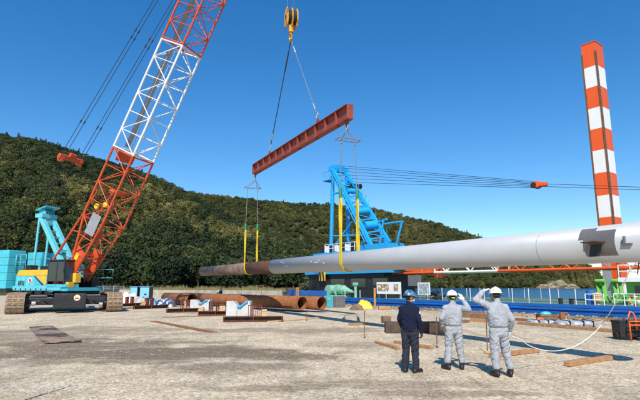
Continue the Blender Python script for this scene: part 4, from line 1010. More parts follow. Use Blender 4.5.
def rail_fence(x0, x1, n, ybot, ytop, posts, label):
    t = thing('deck_railing', Q(S((x0+x1)/2, n), n, DK), label, 'railing', 'white railings on the barge deck')
    z1 = ZN((x0+x1)/2, ytop, n)
    for k in range(posts+1): s = S(x0, n)+(S(x1, n)-S(x0, n))*k/posts; rod('railing_post', Q(s, n, DK), Q(s, n, z1), .032, 'white_paint', t)
    for z in (z1, (z1+DK)/2): rod('railing_bar', Q(S(x0, n), n, z), Q(S(x1, n), n, z), .03, 'white_paint', t)
rail_fence(584.5, 603, 5.6, 306, 294.2, 2, 'short white deck railing in front of the blue drum')
rail_fence(613, 668, 5.6, 306, 294.2, 5, 'white deck railing carrying the orange life ring')
dr = RN(591, 290, 7.5); t = thing('drum', (dr.x, dr.y, DK), 'blue drum standing behind the short white railing', 'drum')
MB().cyl((dr.x, dr.y, DK), (dr.x, dr.y, ZN(591, 290.5, 7.5)), .33, n=20).build('drum_body', 'blue_drum', t, .02)
for z in (.6, 1.0): MB().cyl((dr.x, dr.y, z), (dr.x, dr.y, z+.04), .345, n=20).build('drum_rib', 'blue_drum', t)
cb = RN(596.5, 290, 7.2); m = MB()
for i in range(5): m.tube([Vector((cb.x, cb.y, .72+.11*i))+Vector((.27*math.cos(a), .27*math.sin(a), 0)) for a in [2*math.pi*k/16 for k in range(16)]], .07, 7, True)
tag(m.cyl((cb.x, cb.y, DK), (cb.x, cb.y, 1.3), .15, n=12).build('rope_coil', 'timber_pale'), 'beige coil of rope standing beside the blue drum', 'rope coil')

# ---- deck machines and boards
wv = RN(338, 292, 3.2); t = thing('mooring_winch', (wv.x, wv.y, DK), 'mint green mooring winch on the barge deck behind the cyan box', 'winch')
zw = 1.25
MB().cyl(Q(S(331.5, 3.2), 2.7, zw), Q(S(331.5, 3.2), 3.9, zw), .55, n=24).build('gear_case', 'mint_green', t, .02)
MB().cyl(Q(S(337, 3.2), 3.2, zw), Q(S(333, 3.2), 3.2, zw), .42, n=20).build('rope_drum', 'mint_green', t)
MB().cyl(Q(S(338.5, 3.2), 3.2, zw), Q(S(337.5, 3.2), 3.2, zw), .62, n=24).build('flange', 'mint_green', t)
MB().cyl(Q(S(344, 3.2), 3.2, zw+.05), Q(S(340, 3.2), 3.2, zw+.05), .5, n=22).build('motor', 'mint_green', t, .02)
MB().cyl(Q(S(353, 3.2), 3.2, zw-.15), Q(S(344, 3.2), 3.2, zw+.05), .1, .42, n=16).build('warping_cone', 'mint_green', t)
qb('base_frame', (S(346, 3.2), S(328.5, 3.2)), (2.7, 3.8), (DK, .75), 'mint_green', t, .03)
vp = RN(355.5, 290, 3.6); t = thing('vent_pipe', (vp.x, vp.y, DK), 'mint green deck vent pipe with a square head', 'vent')
MB().cyl((vp.x, vp.y, DK), (vp.x, vp.y, 1.75), .14, n=14).build('stem', 'mint_green', t); MB().box((vp.x, vp.y, 1.9), (.42, .42, .3), rQ).build('head', 'mint_green', t, .03)
def board(x0, x1, y0, y1, n, pics, name, label, mat='white_paint'):
    t = thing(name, Q(S((x0+x1)/2, n), n, DK), label, 'board'); z1, z0 = ZN((x0+x1)/2, y0, n), ZN((x0+x1)/2, y1, n)
    p = qb('panel', (S(x1, n), S(x0, n)), (n-.03, n+.03), (z0, z1), mat, t)
    for k, (a, b, c, d, m_) in enumerate(pics): qb('picture', (S(b, n), S(a, n)), (n-.046, n-.032), (ZN(a, d, n), ZN(a, c, n)), m_, p)
    for x in (x0+1.5, x1-1.5): rod('leg', Q(S(x, n), n+.06, DK), Q(S(x, n), n+.06, z1), .035, 'galvanised', t)
board(377, 401, 282, 294, 4.5, ((378, 389, 284, 291, 'picture_brown'), (394, 398.5, 284, 291, 'picture_brown')), 'picture_board', 'white board with brown pictures standing on the barge deck')
board(418, 430, 282.5, 295, 6.0, ((419, 429.2, 283.5, 294, 'picture_grey'),), 'picture_board', 'grey pictured panel on the barge deck near the blue helmet')
hp = RN(435, 295, 7.0); t = thing('hose_heap', (hp.x, hp.y, DK), 'dark heap of coiled hoses on the barge deck', 'hoses')
for k in range(9):
    c = Vector((hp.x+random.uniform(-.5, .5), hp.y+random.uniform(-.3, .3), DK+.1+.09*k)); r_ = random.uniform(.3, .5)
    MB().tube([c+Vector((r_*math.cos(a), r_*.8*math.sin(a), .08*math.sin(a*2+k))) for a in [2*math.pi*i/14 for i in range(14)]], .05, 6, True).build('hose', 'dark_rubber', t)

# ================================================================== THINGS ON THE QUAY
def ibeam(p, q, h, w, mat, label, group, name='steel_sleeper'):
    p, q = Vector(p), Vector(q); p.z = q.z = 0.0; d = (q-p).normalized(); s = Vector((-d.y, d.x, 0)); r_ = Matrix((d, s, Vector((0, 0, 1)))).transposed(); L_ = (q-p).length; c = (p+q)/2
    t = thing(name, c, label, 'steel beam', group)
    MB().box(c+Vector((0, 0, .012)), (L_, w, .025), r_).build('flange', mat, t); MB().box(c+Vector((0, 0, h-.012)), (L_, w, .025), r_).build('flange', mat, t)
    MB().box(c+Vector((0, 0, h/2)), (L_, .02, h-.05), r_).build('web', mat, t)
    for k in (-.48, 0, .48): MB().box(c+d*L_*k+Vector((0, 0, h/2)), (.02, w*.94, h-.052), r_).build('end_plate', 'rust_bright', t)
    return t, d, s
# rusty pipes lying on sleepers
def ground_pipe(pn, pf, label, r_=PD/2, z=.55):
    pn, pf = Vector(pn), Vector(pf); pn.z = pf.z = z
    t = thing('rusty_pipe', (pn+pf)/2-Vector((0, 0, r_)), label, 'pipe', 'rusty pipes lying on the quay')
    hollow(MB(), pn, pf, r_, .018).build('shell', 'rust_bright', t); d = (pf-pn).normalized()
    L_ = (pf-pn).length
    for k in range(1, int(L_/3.1)+1): c = pn+d*3.1*k; hollow(MB(), c-d*.02, c+d*.02, r_+.008, .02).build('weld_seam', 'rust_dark', t)
    return d
zP = .60
n1 = G(302.5, 312.3); f1 = G(165, 303.0); d1_ = (f1-n1).normalized(); sd1 = Vector((d1_.y, -d1_.x, 0)); sd1 = sd1 if sd1.x > 0 else -sd1
ground_pipe(n1, f1, 'long rusty pipe on the quay, open end nearer the yard', z=zP)
n2 = n1+sd1*.96-d1_*.9; ground_pipe(n2, n2-d1_*-20.5, 'long rusty pipe on the quay, on the seaward side of its twin', z=zP)
n3 = n1+d1_*14.2-sd1*1.0; ground_pipe(n3, n3+d1_*5.0, 'short rusty pipe with a ring end, at the left of the long ones', z=zP)
# steel sleepers, chocks, wood packing, concrete saddles
GS = 'steel sleepers in a row beside the rusty pipes'
sl = [((223, 322), (283, 321.5), 'nearest dark rusty steel beam lying on gravel below the notched blocks'), ((198, 315.5), (234, 315.5), 'second dark steel beam from the front, between the two notched blocks'),
      ((166, 312.8), (200, 312.0), 'third dark steel beam from the front, left of the smaller notched block'), ((133, 309.2), (168, 308.0), 'fourth dark steel beam, below the silver sheet'), ((121, 306.6), (148, 305.6), 'farthest dark steel beam, below the white sheeting')]
SLP = []
for a, b, lab in sl:
    t, d, s = ibeam(G(*a), G(*b), .26, .30, 'rust_dark', lab, GS); SLP.append((G(*a), G(*b), d, s))
def chock(px, k, label):
    a, b, d, s = SLP[k]; lo, hi = a, b
    best = min((lerp(a, b, i/60) for i in range(61)), key=lambda p: abs(proj((p.x, p.y, .5))[0]-px)); c = Vector((best.x, best.y, .262))
    t = thing('pipe_chock', c, label, 'chock', 'red brown chocks on the steel sleepers'); r_ = Matrix((d, s, Vector((0, 0, 1)))).transposed()
    MB().box(c+Vector((0, 0, .26)), (.02, .2, .5), r_).build('web', 'primer_red', t)
    for o_ in (-.1, .1): MB().box(c+d*o_+Vector((0, 0, .26)), (.025, .24, .52), r_).build('flange', 'primer_red', t)
    MB().box(c+Vector((0, 0, .535)), (.26, .26, .03), r_).build('cap_plate', 'rust_dark', t)
for px, k, w in ((250.5, 0, 'leftmost of three on the nearest beam'), (255, 0, 'middle one of three on the nearest beam'), (259.5, 0, 'rightmost of three on the nearest beam'), (211, 1, 'left one on the second beam'), (218, 1, 'right one on the second beam'), (182.5, 2, 'left one on the third beam'), (188, 2, 'right one on the third beam'), (147, 3, 'left one on the fourth beam'), (152, 3, 'right one on the fourth beam'), (127, 4, 'left one on the farthest beam'), (132, 4, 'right one on the farthest beam')):
    chock(px, k, 'red brown steel chock, '+w)
def packing(px, k, w, h, label, mat='timber_pale'):
    a, b, d, s = SLP[k]; best = min((lerp(a, b, i/60) for i in range(61)), key=lambda p: abs(proj((p.x, p.y, .4))[0]-px)); r_ = Matrix((d, s, Vector((0, 0, 1)))).transposed()
    c = Vector((best.x, best.y, .262))+s*.02; t = thing('timber_packing', c, label, 'timber', 'timber packing on the steel sleepers'); n = 3
    for i in range(n): MB().box(c+Vector((0, 0, h*(i+.5)/n))+d*.02*((i % 2)*2-1), (w, .26, h/n-.008), r_).build('timber_block', mat, t, .008)
packing(264, 0, .28, .34, 'pale timber blocks at the right on the nearest steel beam'); packing(201.5, 1, .32, .24, 'pale timber blocks at the left end of the second steel beam')
packing(184.8, 2, .12, .48, 'upright pale timber between chocks on the third steel beam'); packing(143.3, 3, .3, .3, 'pale timber blocks beside the blue sheet'); packing(223, 1, .35, .3, 'pale timber blocks at the right of the second steel beam')
def saddle(x0, x1, ytop, ybot, label):
    p, q = G(x0, ybot), G(x1, ybot); c = (p+q)/2; w = (q-p).length; h = EYE-(EYE)*0; h = A((x0+x1)/2, ytop, c.y).z
    t = thing('concrete_saddle', c, label, 'concrete block', 'notched concrete blocks'); d = Vector((1, 0, 0)); dep = .9
    P_ = lambda k, z, y: Vector((p.x+w*k, c.y+y, z))
    prof = [(0, 0), (1, 0), (1, h), (.82, h), (.60, h*.66), (.48, h*.66), (.30, h*.98), (0, h)]
    MB().prism([P_(k, z, 0) for k, z in prof], (0, dep, 0)).build('block', 'concrete', t, .02)
    MB().box(P_(.22, h*.22, -.03), (w*.44, .06, h*.42)).build('step', 'concrete', t, .01)
    for k in (.1, .9): MB().cyl(P_(k, h, .3), P_(k, h+.05, .3), .03, n=8).build('lifting_eye', 'rust_dark', t)
    vs = []; nx, ny = 8, 5
    for i in range(nx):
        for j in range(ny):
            k = .46+.44*i/(nx-1); z = h*.70+max(0, (k-.6))/.22*h*.34; z = min(z, h*1.03)+.02*math.sin(i*2.1+j*1.7); vs.append(P_(k, z-(.16 if j == 0 else 0)*h, -.06+(.8*(j-1)/(ny-2) if j else -.02)))
    m = MB().add(vs, [(i*ny+j, (i+1)*ny+j, (i+1)*ny+j+1, i*ny+j+1) for i in range(nx-1) for j in range(ny-1)], True)
    o = m.build('blue_sheet', 'tarp_blue'); o.modifiers.new('solid', 'SOLIDIFY').thickness = .012
    tag(o, 'bright blue sheet in the notch of the %s' % ('larger concrete block' if x0 > 215 else 'smaller concrete block'), 'sheet', 'blue sheets in the notched blocks')
saddle(226, 250, 301.2, 316.0, 'larger pale concrete block with a notched top, beside the red chocks')
saddle(189, 209.3, 299.8, 310.0, 'smaller pale concrete block with a notched top, left of the larger one')
p = G(136.5, 304.5); MB_ = MB().box(p+Vector((0, .3, .36)), (1.0, .6, .72)).box(p+Vector((.55, .35, .3)), (.3, .55, .6)); o = MB_.build('concrete_block', 'concrete', None, .02); tag(o, 'pale concrete block in front of the light blue generators', 'concrete block')
# generators
for x0, x1, lab in ((129.3, 138, 'light blue generator with dark left frame, beside the white sheeting'), (139, 150, 'light blue generator with small black label, right one of two')):
    Yg = 52; a, b = A(x0, 297.5, Yg), A(x1, 287, Yg); w = b.x-a.x; h = b.z
    t = thing('generator', ((a.x+b.x)/2, Yg+.5, 0), lab, 'generator', 'light blue generators'); cx = (a.x+b.x)/2
    MB().box((cx, Yg+.55, h/2+.06), (w, 1.1, h-.12)).build('casing', 'black_steel', t, .03)
    MB().box((cx, Yg-.01, h/2+.1), (w*.86, .03, h*.8)).build('door', 'sky_blue_paint', t, .01); MB().box((cx, Yg+.5, h+.02), (w*1.02, 1.15, .04)).build('roof', 'sky_blue_paint', t, .01)
    MB().box((cx+w*.1, Yg-.035, h*.52), (w*.24, .02, h*.10)).build('label_plate', 'black_steel', t)
    MB().box((cx+w*.35, Yg-.035, h*.35), (.03, .03, .14)).build('door_handle', 'black_steel', t)
    for e in (-1, 1): MB().box((cx+e*w*.35, Yg+.5, .06), (.12, 1.0, .12)).build('skid', 'black_steel', t)
def heap(name, x0, x1, y0, ybot, mat, label, cat='sheet', seed=1, depth=1.0):
    p, q = G(x0, ybot), G(x1, ybot); c = (p+q)/2; w = (q-p).length; h = A((x0+x1)/2, y0, c.y).z; n = 44; ny = 20; vs = []
    for i in range(n):
        for j in range(ny):
            u, v = i/(n-1)*2-1, j/(ny-1)*2-1; e = max(0, 1-abs(u)**2.6)*max(0, 1-abs(v)**2.6)
            z = h*e**.5*(.85+.35*noise.noise(Vector((u*1.7+seed*7, v*1.3, seed)))+.16*noise.noise(Vector((u*5+seed, v*4, seed+3))))
            vs.append((c.x+u*w/2, c.y+depth*.5+v*depth*.5, max(0, z)))
    m = MB().add(vs, [(i*ny+j, (i+1)*ny+j, (i+1)*ny+j+1, i*ny+j+1) for i in range(n-1) for j in range(ny-1)], True)
    return tag(m.build(name, mat), label, cat)
heap('white_sheeting', 113, 133, 291, 303.5, 'tarp_white', 'heap of white sheeting beside the crane track', seed=2, depth=2)
heap('silver_sheet', 154.5, 172, 297.2, 307, 'tarp_silver', 'crumpled silver sheet heaped left of the rusty pipes', seed=4, depth=1.2)
heap('blue_sheet', 144.5, 155.5, 298.8, 305, 'tarp_blue', 'blue sheet draped beside the silver heap', seed=5)
heap('yellow_sheet', 357, 373, 300, 308.5, 'yellow_sheet', 'bright yellow sheeted bundle beside the timber post', 'bundle', 8, 1.3)
heap('brown_heap', 350.5, 364, 304.2, 310.3, 'timber_old', 'brown heap of old timber scraps before the yellow bundle', 'scrap', 11)
# cyan box by the barge
p = G(331, 307.3); t = thing('power_box', p, 'cyan and dark grey power box at the quay edge', 'box'); hbx = A(331, 296, p.y).z
MB().box(p+QN*.5+QT*.35+Vector((0, 0, hbx/2)), (1.15, 1.0, hbx), rQ).build('casing', 'cyan', t, .03)
MB().box(p+QN*.5-QT*.45+Vector((0, 0, hbx/2)), (.44, .98, hbx-.02), rQ).build('end_casing', 'bare_steel', t, .03)
MB().box(p-QN*.012+QT*.2+Vector((0, 0, hbx*.75)), (.16, .02, .12), rQ).build('label_plate', 'sticker_yellow', t); MB().box(p-QN*.012+QT*.6+Vector((0, 0, hbx*.5)), (.05, .02, .2), rQ).build('door_handle', 'black_steel', t)
p = G(375, 309.3); t = MB().box(p+Vector((0, 0, A(375, 288, p.y).z/2)), (.16, .16, A(375, 288, p.y).z)).build('timber_post', 'timber', None, .012); tag(t, 'upright timber post beside the yellow bundle', 'post')
# timbers and planks
def plank(a, b, w, h, label, mat='timber', group='planks lying on the gravel', z=0.0, name='plank', cat='plank'):
    p, q = G(*a), G(*b); p.z = q.z = 0; d = (q-p).normalized(); s = Vector((-d.y, d.x, 0)); r_ = Matrix((d, s, Vector((0, 0, 1)))).transposed(); c = (p+q)/2+s*w/2*(1 if s.y > 0 else -1)
    o = MB().box(c+Vector((0, 0, z+h/2)), ((q-p).length, w, h), r_).build(name, mat, None, .008); return tag(o, label, cat, group)
plank((374.5, 343.5), (397, 350.3), .14, .08, 'short orange plank left of the worker in navy')
plank((393, 343.2), (430.5, 349.2), .14, .08, 'orange plank lying behind the legs of the worker in navy')
plank((493, 357.8), (540, 352.5), .14, .10, 'orange plank lying behind the legs of the worker holding the rope')
plank((570.5, 366.8), (613.5, 360.0), .16, .10, 'thick orange plank nearest the bottom right, in the open')
plank((270, 322.5), (326, 317.8), .2, .06, 'long flat plank in front of the open pipe ends', 'timber_pale')
plank((352, 325.5), (368, 324.4), .25, .08, 'small plank lying in the pipe shadow')
plank((150, 321.5), (210, 333), .35, .02, 'long flat rusty strip lying in front of the sleepers', 'rust_bright', None, name='steel_strip', cat='steel strip')
plank((163, 317.5), (222, 316), .3, .02, 'flat rusty strip lying just before the sleepers', 'rust_bright', None, name='steel_strip', cat='steel strip')
plank((386, 333), (441, 333), .45, .40, 'heavy dark timber baulk behind the worker in navy', 'baulk_shaded', None, name='timber_baulk', cat='timber')
p = G(436.5, 333.3); tag(MB().box(p+Vector((0, -.15, .2)), (.42, .42, .4), Matrix.Rotation(R(35), 3, 'Z')).build('timber_block', 'timber', None, .015), 'square sawn timber block at the right end of the dark baulk', 'timber')
p = G(391, 325.5); tag(MB().box(p+Vector((0, 1.6, .16)), (.42, .3, .32), Matrix.Rotation(R(20), 3, 'Z')).build('timber_block', 'timber_old', None, .03), 'rough brown timber chunk above the left end of the dark baulk', 'timber')
p = G(377, 309.8); tag(MB().box(p+Vector((.55, 0, .13)), (.9, .4, .26)).build('timber_block', 'timber', None, .02), 'brown timber block at the foot of the upright post', 'timber')
for a, b, w, h, m_, lab in (((470, 321.5), (500, 323.5), .25, .16, 'timber', 'brown timber between the two grey workers'), ((462, 317.5), (492, 319.0), .3, .22, 'timber_old', 'old timber near the kerb between the two grey workers'), ((517, 324), (568, 328.5), .22, .12, 'timber', 'timber edging before the left wrapped bundle'), ((563, 328), (612, 332.5), .22, .12, 'timber', 'timber edging before the right wrapped bundle'), ((515, 320.5), (536, 322.0), .25, .12, 'timber_old', 'short brown timber left of the wrapped bundles'), ((446, 324), (470, 323), .2, .14, 'timber_old', 'dark timber seen between the navy and grey workers')):
    plank(a, b, w, h, lab, m_, 'timbers along the quay edge', name='timber', cat='timber')
# stakes
for px, y0, y1, base, lab in ((306.5, 311, 321, 0, 'thin marker stake by the open pipe ends'), (364.5, 311, 338, 0, 'thin marker stake standing in the pipe shadow'), (437, 317, 347.5, 0, 'thin rusty stake between the navy worker and the middle worker'), (487.5, 318, 353, 1, 'thin rusty stake with small foot between the two grey workers')):
    p = G(px, y1); h = A(px, y0, p.y).z; t = thing('marker_stake', p, lab, 'stake', 'thin marker stakes')
    rod('rod', p, p+Vector((.02, 0, h)), .013, 'rust_edge', t)
    if base: MB().box(p+Vector((.03, 0, .03)), (.26, .12, .06), Matrix.Rotation(R(20), 3, 'Z')).build('foot', 'timber_pale', t, .01)
    else: MB().cyl(p, p+Vector((0, 0, .03)), .04, n=10).build('foot', 'rust_edge', t)
    MB().cyl(p+Vector((.02, 0, h-.03)), p+Vector((.02, 0, h)), .022, n=8).build('cap', 'rust_edge', t)
# wrapped bundles at the right
def bundle(x0, x1, ybot, h, label, seed):
    p, q = G(x0, ybot), G(x1, ybot); d = (q-p).normalized(); s = Vector((-d.y, d.x, 0)); s = s if s.y > 0 else -s; L_ = (q-p).length
    t = thing('wrapped_bundle', (p+q)/2, label, 'bundle', 'silver wrapped bundles by the kerb'); rs = []
    n = 22
    for i in range(n):
        k = i/(n-1); c = lerp(p, q, k)+s*.45; e = .6+.4*min(1, min(k, 1-k)*9); rg = []
        for j in range(14):
            a = 2*math.pi*j/14; cx, cz = math.cos(a), math.sin(a); cx = math.copysign(abs(cx)**.6, cx); cz = math.copysign(abs(cz)**.6, cz)
            w = 1+.14*noise.noise(Vector((i*.7, j*.9, seed))); rg.append(c+s*.44*cx*e*w+Vector((0, 0, h/2+h/2*cz*e*w)))
        rs.append(rg)
    MB().rings(rs, smooth=False).build('wrapping', 'tarp_silver', t)
    for k in (.25, .6, .85): c = lerp(p, q, k)+s*.45; MB().box(c+Vector((0, 0, h*.55)), (.05, .95, h*1.08), Matrix((d, s, Vector((0, 0, 1)))).transposed()).build('strap', 'dark_rubber', t, .03)
bundle(533, 560, 325.5, .22, 'silver wrapped bundle by the kerb, left one of two', 1); bundle(561, 600, 328.0, .28, 'silver wrapped bundle by the kerb, right one of two', 5)
p = G(550, 322); t = thing('wooden_crate', p+Vector((0, .3, 0)), 'old wooden crate with turquoise cloth behind the wrapped bundles', 'crate')
for k in range(3): MB().box(p+Vector((0, .02, .07+.12*k)), (.85, .03, .10)).build('slat', 'timber_old', t); MB().box(p+Vector((0, .56, .07+.12*k)), (.85, .03, .10)).build('slat', 'timber_old', t)
for e in (-1, 1): MB().box(p+Vector((e*.42, .29, .19)), (.03, .50, .36)).build('end_panel', 'timber_old', t)
MB().ell(p+Vector((-.05, .28, .36)), (.28, .2, .14)).build('turquoise_cloth', 'cyan', t)
p = G(541, 322); tag(MB().ell(p+Vector((0, .1, .12)), (.16, .14, .12)).ell(p+Vector((.1, .05, .1)), (.1, .1, .1)).ell(p+Vector((-.12, .02, .08)), (.09, .1, .08)).build('orange_bag', 'safety_orange'), 'small orange bag beside the old wooden crate', 'bag')
p = G(562.5, 318.8); tag(MB().box(p+Vector((0, 0, .14)), (.26, .2, .28)).box(p+Vector((.1, 0, .3)), (.4, .14, .08)).build('quay_lamp', 'rust_bright', None, .03), 'small rust orange cleat on the kerb behind the bundles', 'cleat')
# orange tubular trolley at the right edge
p = G(637, 343.5); p = G(640, 341.0); t = thing('hand_trolley', p, 'orange tubular trolley with black box at the right edge', 'trolley')
for e, k in ((-.28, 0), (.12, .0)):
    b0 = p+Vector((e, 0, 0)); MB().tube([b0, b0+Vector((0, .02, .55)), b0+Vector((.03, .05, .8)), b0+Vector((.12, .1, .93)), b0+Vector((.22, .1, .88)), b0+Vector((.28, .1, .7)), b0+Vector((.30, .1, .35))], .028, 8).build('tube_frame', 'safety_orange', t)
for z in (.5, .62): MB().tube([p+Vector((-.28, .02, z)), p+Vector((.5, .02, z))], .022, 8).build('crossbar', 'safety_orange', t)
MB().box(p+Vector((.1, .5, .34)), (1.1, .5, .5)).build('box', 'black_steel', t, .03)
MB().box(p+Vector((.1, .5, .60)), (1.14, .54, .05)).build('box_lid', 'dark_rubber', t, .02)
MB().box(p+Vector((.22, -.12, .2)), (.4, .2, .38)).build('green_can', 'emerald', t, .05)
MB().cyl(p+Vector((-.5, .5, .12)), p+Vector((-.42, .5, .12)), .12, n=16).build('wheel', 'dark_rubber', t); MB().cyl(p+Vector((.3, .8, .12)), p+Vector((.38, .8, .12)), .12, n=16).build('wheel', 'dark_rubber', t)
# steel plates on the yard
pls = [((29, 327.5), (52, 326.2), (60, 331.2), (33, 332.8)), ((33, 333.0), (60.5, 331.4), (69, 336), (37.5, 338)), ((37.5, 338.2), (69.5, 336.2), (82, 341.8), (45, 344))]
for k, (a, b, c, d) in enumerate(pls):
    pts = [G(*x) for x in (a, b, c, d)]; nm = ('farthest', 'middle', 'nearest')[k]
    t = MB().prism([q+Vector((0, 0, .012+.002*k)) for q in pts], (0, 0, .022)).build('steel_plate', 'plate_rust'); tag(t, '%s of three rusty steel plates lying on the gravel before the crane' % nm, 'steel plate', 'steel plates before the crane')
# ---- seawall, fence, far things
wa, wb = A(120, 290, 86), A(283, 290, 74); wa.z = wb.z = 0
sw = thing('seawall', lerp(wa, wb, .5), 'weathered beige concrete seawall beyond the rusty pipes', 'wall')
for k in range(9):
    p, q = lerp(wa, wb, k/9), lerp(wa, wb, (k+1)/9); d = (q-p).normalized(); MB().bar(p+d*.03+Vector((0, 0, -.5)), q-d*.03+Vector((0, 0, -.5)), .5, 2.95).build('wall_panel', 'concrete_warm', sw, .02)
fa, fb = A(40, 286, 64), A(124, 286, 66)
fn = thing('mesh_fence', (lerp(fa, fb, .5).x, 65, 0), 'grey steel mesh fence behind the crane', 'fence')
for k in range(9): p = lerp(fa, fb, k/8); rod('post', (p.x, p.y, 0), (p.x, p.y, 1.75), .045, 'galvanised', fn)
for k in range(8):
    p, q = lerp(fa, fb, k/8), lerp(fa, fb, (k+1)/8); m = MB()
    for z in (.1, .5, .9, 1.3, 1.65): m.bar((p.x, p.y, z), (q.x, q.y, z), .02, .02)
    for i in range(1, 14): r_ = lerp(p, q, i/14); m.bar((r_.x, r_.y, .1), (r_.x, r_.y, 1.65), .012, .012)
    m.build('mesh_panel', 'galvanised', fn)

# ---- front row of trees at the foot of the hill: each one a tree
def trunk_mesh(seed, h=5.0):
    r_ = random.Random(seed); m = MB(); top = Vector((r_.uniform(-.3, .3), r_.uniform(-.3, .3), h*.62))
    m.tube([Vector((0, 0, -.4)), Vector((.05, 0, h*.2)), lerp((0, 0, 0), top, .6), top], [.26, .2, .15, .08], 8)
    for k in range(5):
        a = k*1.26+r_.random(); b = lerp((0, 0, 0), top, .45+.1*k); e = b+Vector((math.cos(a)*1.3, math.sin(a)*1.3, 1.1)); m.tube([b, lerp(b, e, .5)+Vector((0, 0, .1)), e], [.1, .07, .03], 6)
    return m.mesh('trunk', 'bark', (0, 0, 0))
leaf_material('leaves_dark', [(0.018, 0.032, 0.012)]*2); leaf_material('leaves_mid', [(0.036, 0.058, 0.016)]*2); leaf_material('leaves_olive', [(0.075, 0.085, 0.026)]*2); leaf_material('leaves_straw', [(0.12, 0.12, 0.05)]*2)
TRK = [trunk_mesh(i) for i in range(3)]; CRW = {}
for mt in ('leaves_dark', 'leaves_mid', 'leaves_olive', 'leaves_straw'):
    for i in range(6):
        me = crown_mesh('crown', lobes_round(60+i, 5.8+.5*(i % 3), 2.6+.25*(i % 4), 12), 1500, 0.24, 90+i, mt); CRW[mt, i] = me
KIND = {'leaves_dark': 'dark green round tree in the front row at the wooded hill foot', 'leaves_mid': 'mid green leafy tree in the front row at the wooded hill foot', 'leaves_olive': 'yellowish olive tree in the front row at the wooded hill foot'}
def tree(x, y, z, s, mt, i, spin, label, group, name='broadleaf_tree'):
    t = thing(name, (x, y, z), label, 'tree', group); M = Matrix.Translation((x, y, z)) @ Matrix.Rotation(spin, 4, 'Z') @ Matrix.Diagonal((s, s, s*random.uniform(.9, 1.15), 1))
    inst('trunk', TRK[i % 3], M, t); inst('crown', CRW[mt, i], M, t)
LAND = [(-20, 24, 'behind the cyan counterweight'), (24, 52, 'behind the cyan gantry'), (52, 84, 'behind the orange boom foot'), (84, 110, 'just right of the orange boom'), (110, 128, 'above the right crane track'), (128, 152, 'above the light blue generators'), (152, 176, 'above the silver sheet'), (176, 202, 'above the smaller concrete block'),
        (202, 226, 'above the distant worker'), (226, 248, 'above the larger concrete block'), (248, 270, 'below the left yellow sling'), (270, 292, 'left of the blue bulwark panels'), (292, 345, 'behind the blue bulwark panels')]
USED = {}
def tlabel(px, mt):
    w = next((l for a, b, l in LAND if a <= px < b), LAND[-1][2]); c = {'leaves_dark': 'dark green', 'leaves_mid': 'mid green', 'leaves_olive': 'yellowish olive'}[mt]
    k = USED.get((w, mt), 0); USED[w, mt] = k+1
    return '%s%s tree%s at the hill foot, %s' % (('', 'second ', 'third ', 'fourth ', 'fifth ')[k], c, ' from left' if k else '', w)
rt = random.Random(5); px = 84
while px < 338:
    r_ = rt.uniform(103, 122); a, _ = azel(px, 285); s = rt.uniform(.85, 1.45); mt = rt.choice(['leaves_dark']*4+['leaves_mid']*3+['leaves_olive'])
    z = HA.z(a, r_); tree(r_*math.sin(a), r_*math.cos(a), max(z, -.3)-.5*s, s, mt, rt.randrange(6), rt.random()*6.28, tlabel(px, mt), 'trees at the hill foot'); px += rt.uniform(5, 9)
px = -6
while px < 84:
    r_ = rt.uniform(105, 124); a, _ = azel(px, 285); s = rt.uniform(.9, 1.4); mt = rt.choice(['leaves_dark']*3+['leaves_mid']*2)
    z = HA.z(a, r_); tree(r_*math.sin(a), r_*math.cos(a), max(z, -.3)-.5*s, s, mt, rt.randrange(6), rt.random()*6.28, tlabel(px, mt), 'trees at the hill foot'); px += rt.uniform(9, 13)
for px, Y, s, lab in ((311, 84, .62, 'pale straw green bush above the blue bulwark panels, larger one'), (303, 86, .42, 'pale straw green bush above the blue bulwark panels, smaller one')):
    p = A(px, 288, Y); tree(p.x, Y, -.9*s, s, 'leaves_straw', 2, 1.0, lab, 'pale bushes', 'shrub')
# dry grass along the top of the seawall (stuff)
vs, fs = [], []
for k in range(2600):
    t = rt.random(); p = lerp(wa, wb, t)+Vector((rt.uniform(-.5, .5), rt.uniform(.4, 3.0), 0)); h = rt.uniform(.25, .75)*(.6+.9*max(0, noise.noise(Vector((t*14, 0, 1)))+.4)); w = .05; b = Vector((rt.uniform(-.2, .2), rt.uniform(-.2, .2), 0)); n = len(vs)
    z = .7; vs += [p+Vector((-w, 0, z)), p+Vector((w, 0, z)), p+b+Vector((0, 0, z+h+.25))]; fs.append((n, n+1, n+2))
tag(MB().add(vs, fs).build('dry_grass', 'straw_grass', origin=(0, 0, 0)), 'dry grass growing along the top of the seawall', 'grass', kind='stuff')
# rubble and soil along the quay edge (stuff)
vs, fs = [], []
for k in range(2600):
    s_ = rt.uniform(-12, 34); n_ = -rt.random()**2*3.2-.12; p = Q(s_, n_); r_ = .02+.10*rt.random()**3; o = [Vector(c)*r_*rt.uniform(.7, 1.3) for c in ((1, 0, 0), (-1, 0, 0), (0, 1, 0), (0, -1, 0), (0, 0, .7), (0, 0, -.7))]; n = len(vs)
    vs += [p+q+Vector((0, 0, r_*.35)) for q in o]; fs += [(n+a, n+b, n+c) for a, b, c in ((0, 2, 4), (2, 1, 4), (1, 3, 4), (3, 0, 4), (2, 0, 5), (1, 2, 5), (3, 1, 5), (0, 3, 5))]
pm('rubble', (0.30, 0.22, 0.14), .95, var=.5, scale=7)
tag(MB().add(vs, fs).build('quay_rubble', 'rubble', origin=(0, 0, 0)), 'brown rubble and soil strewn along the quay edge', 'rubble', kind='stuff')

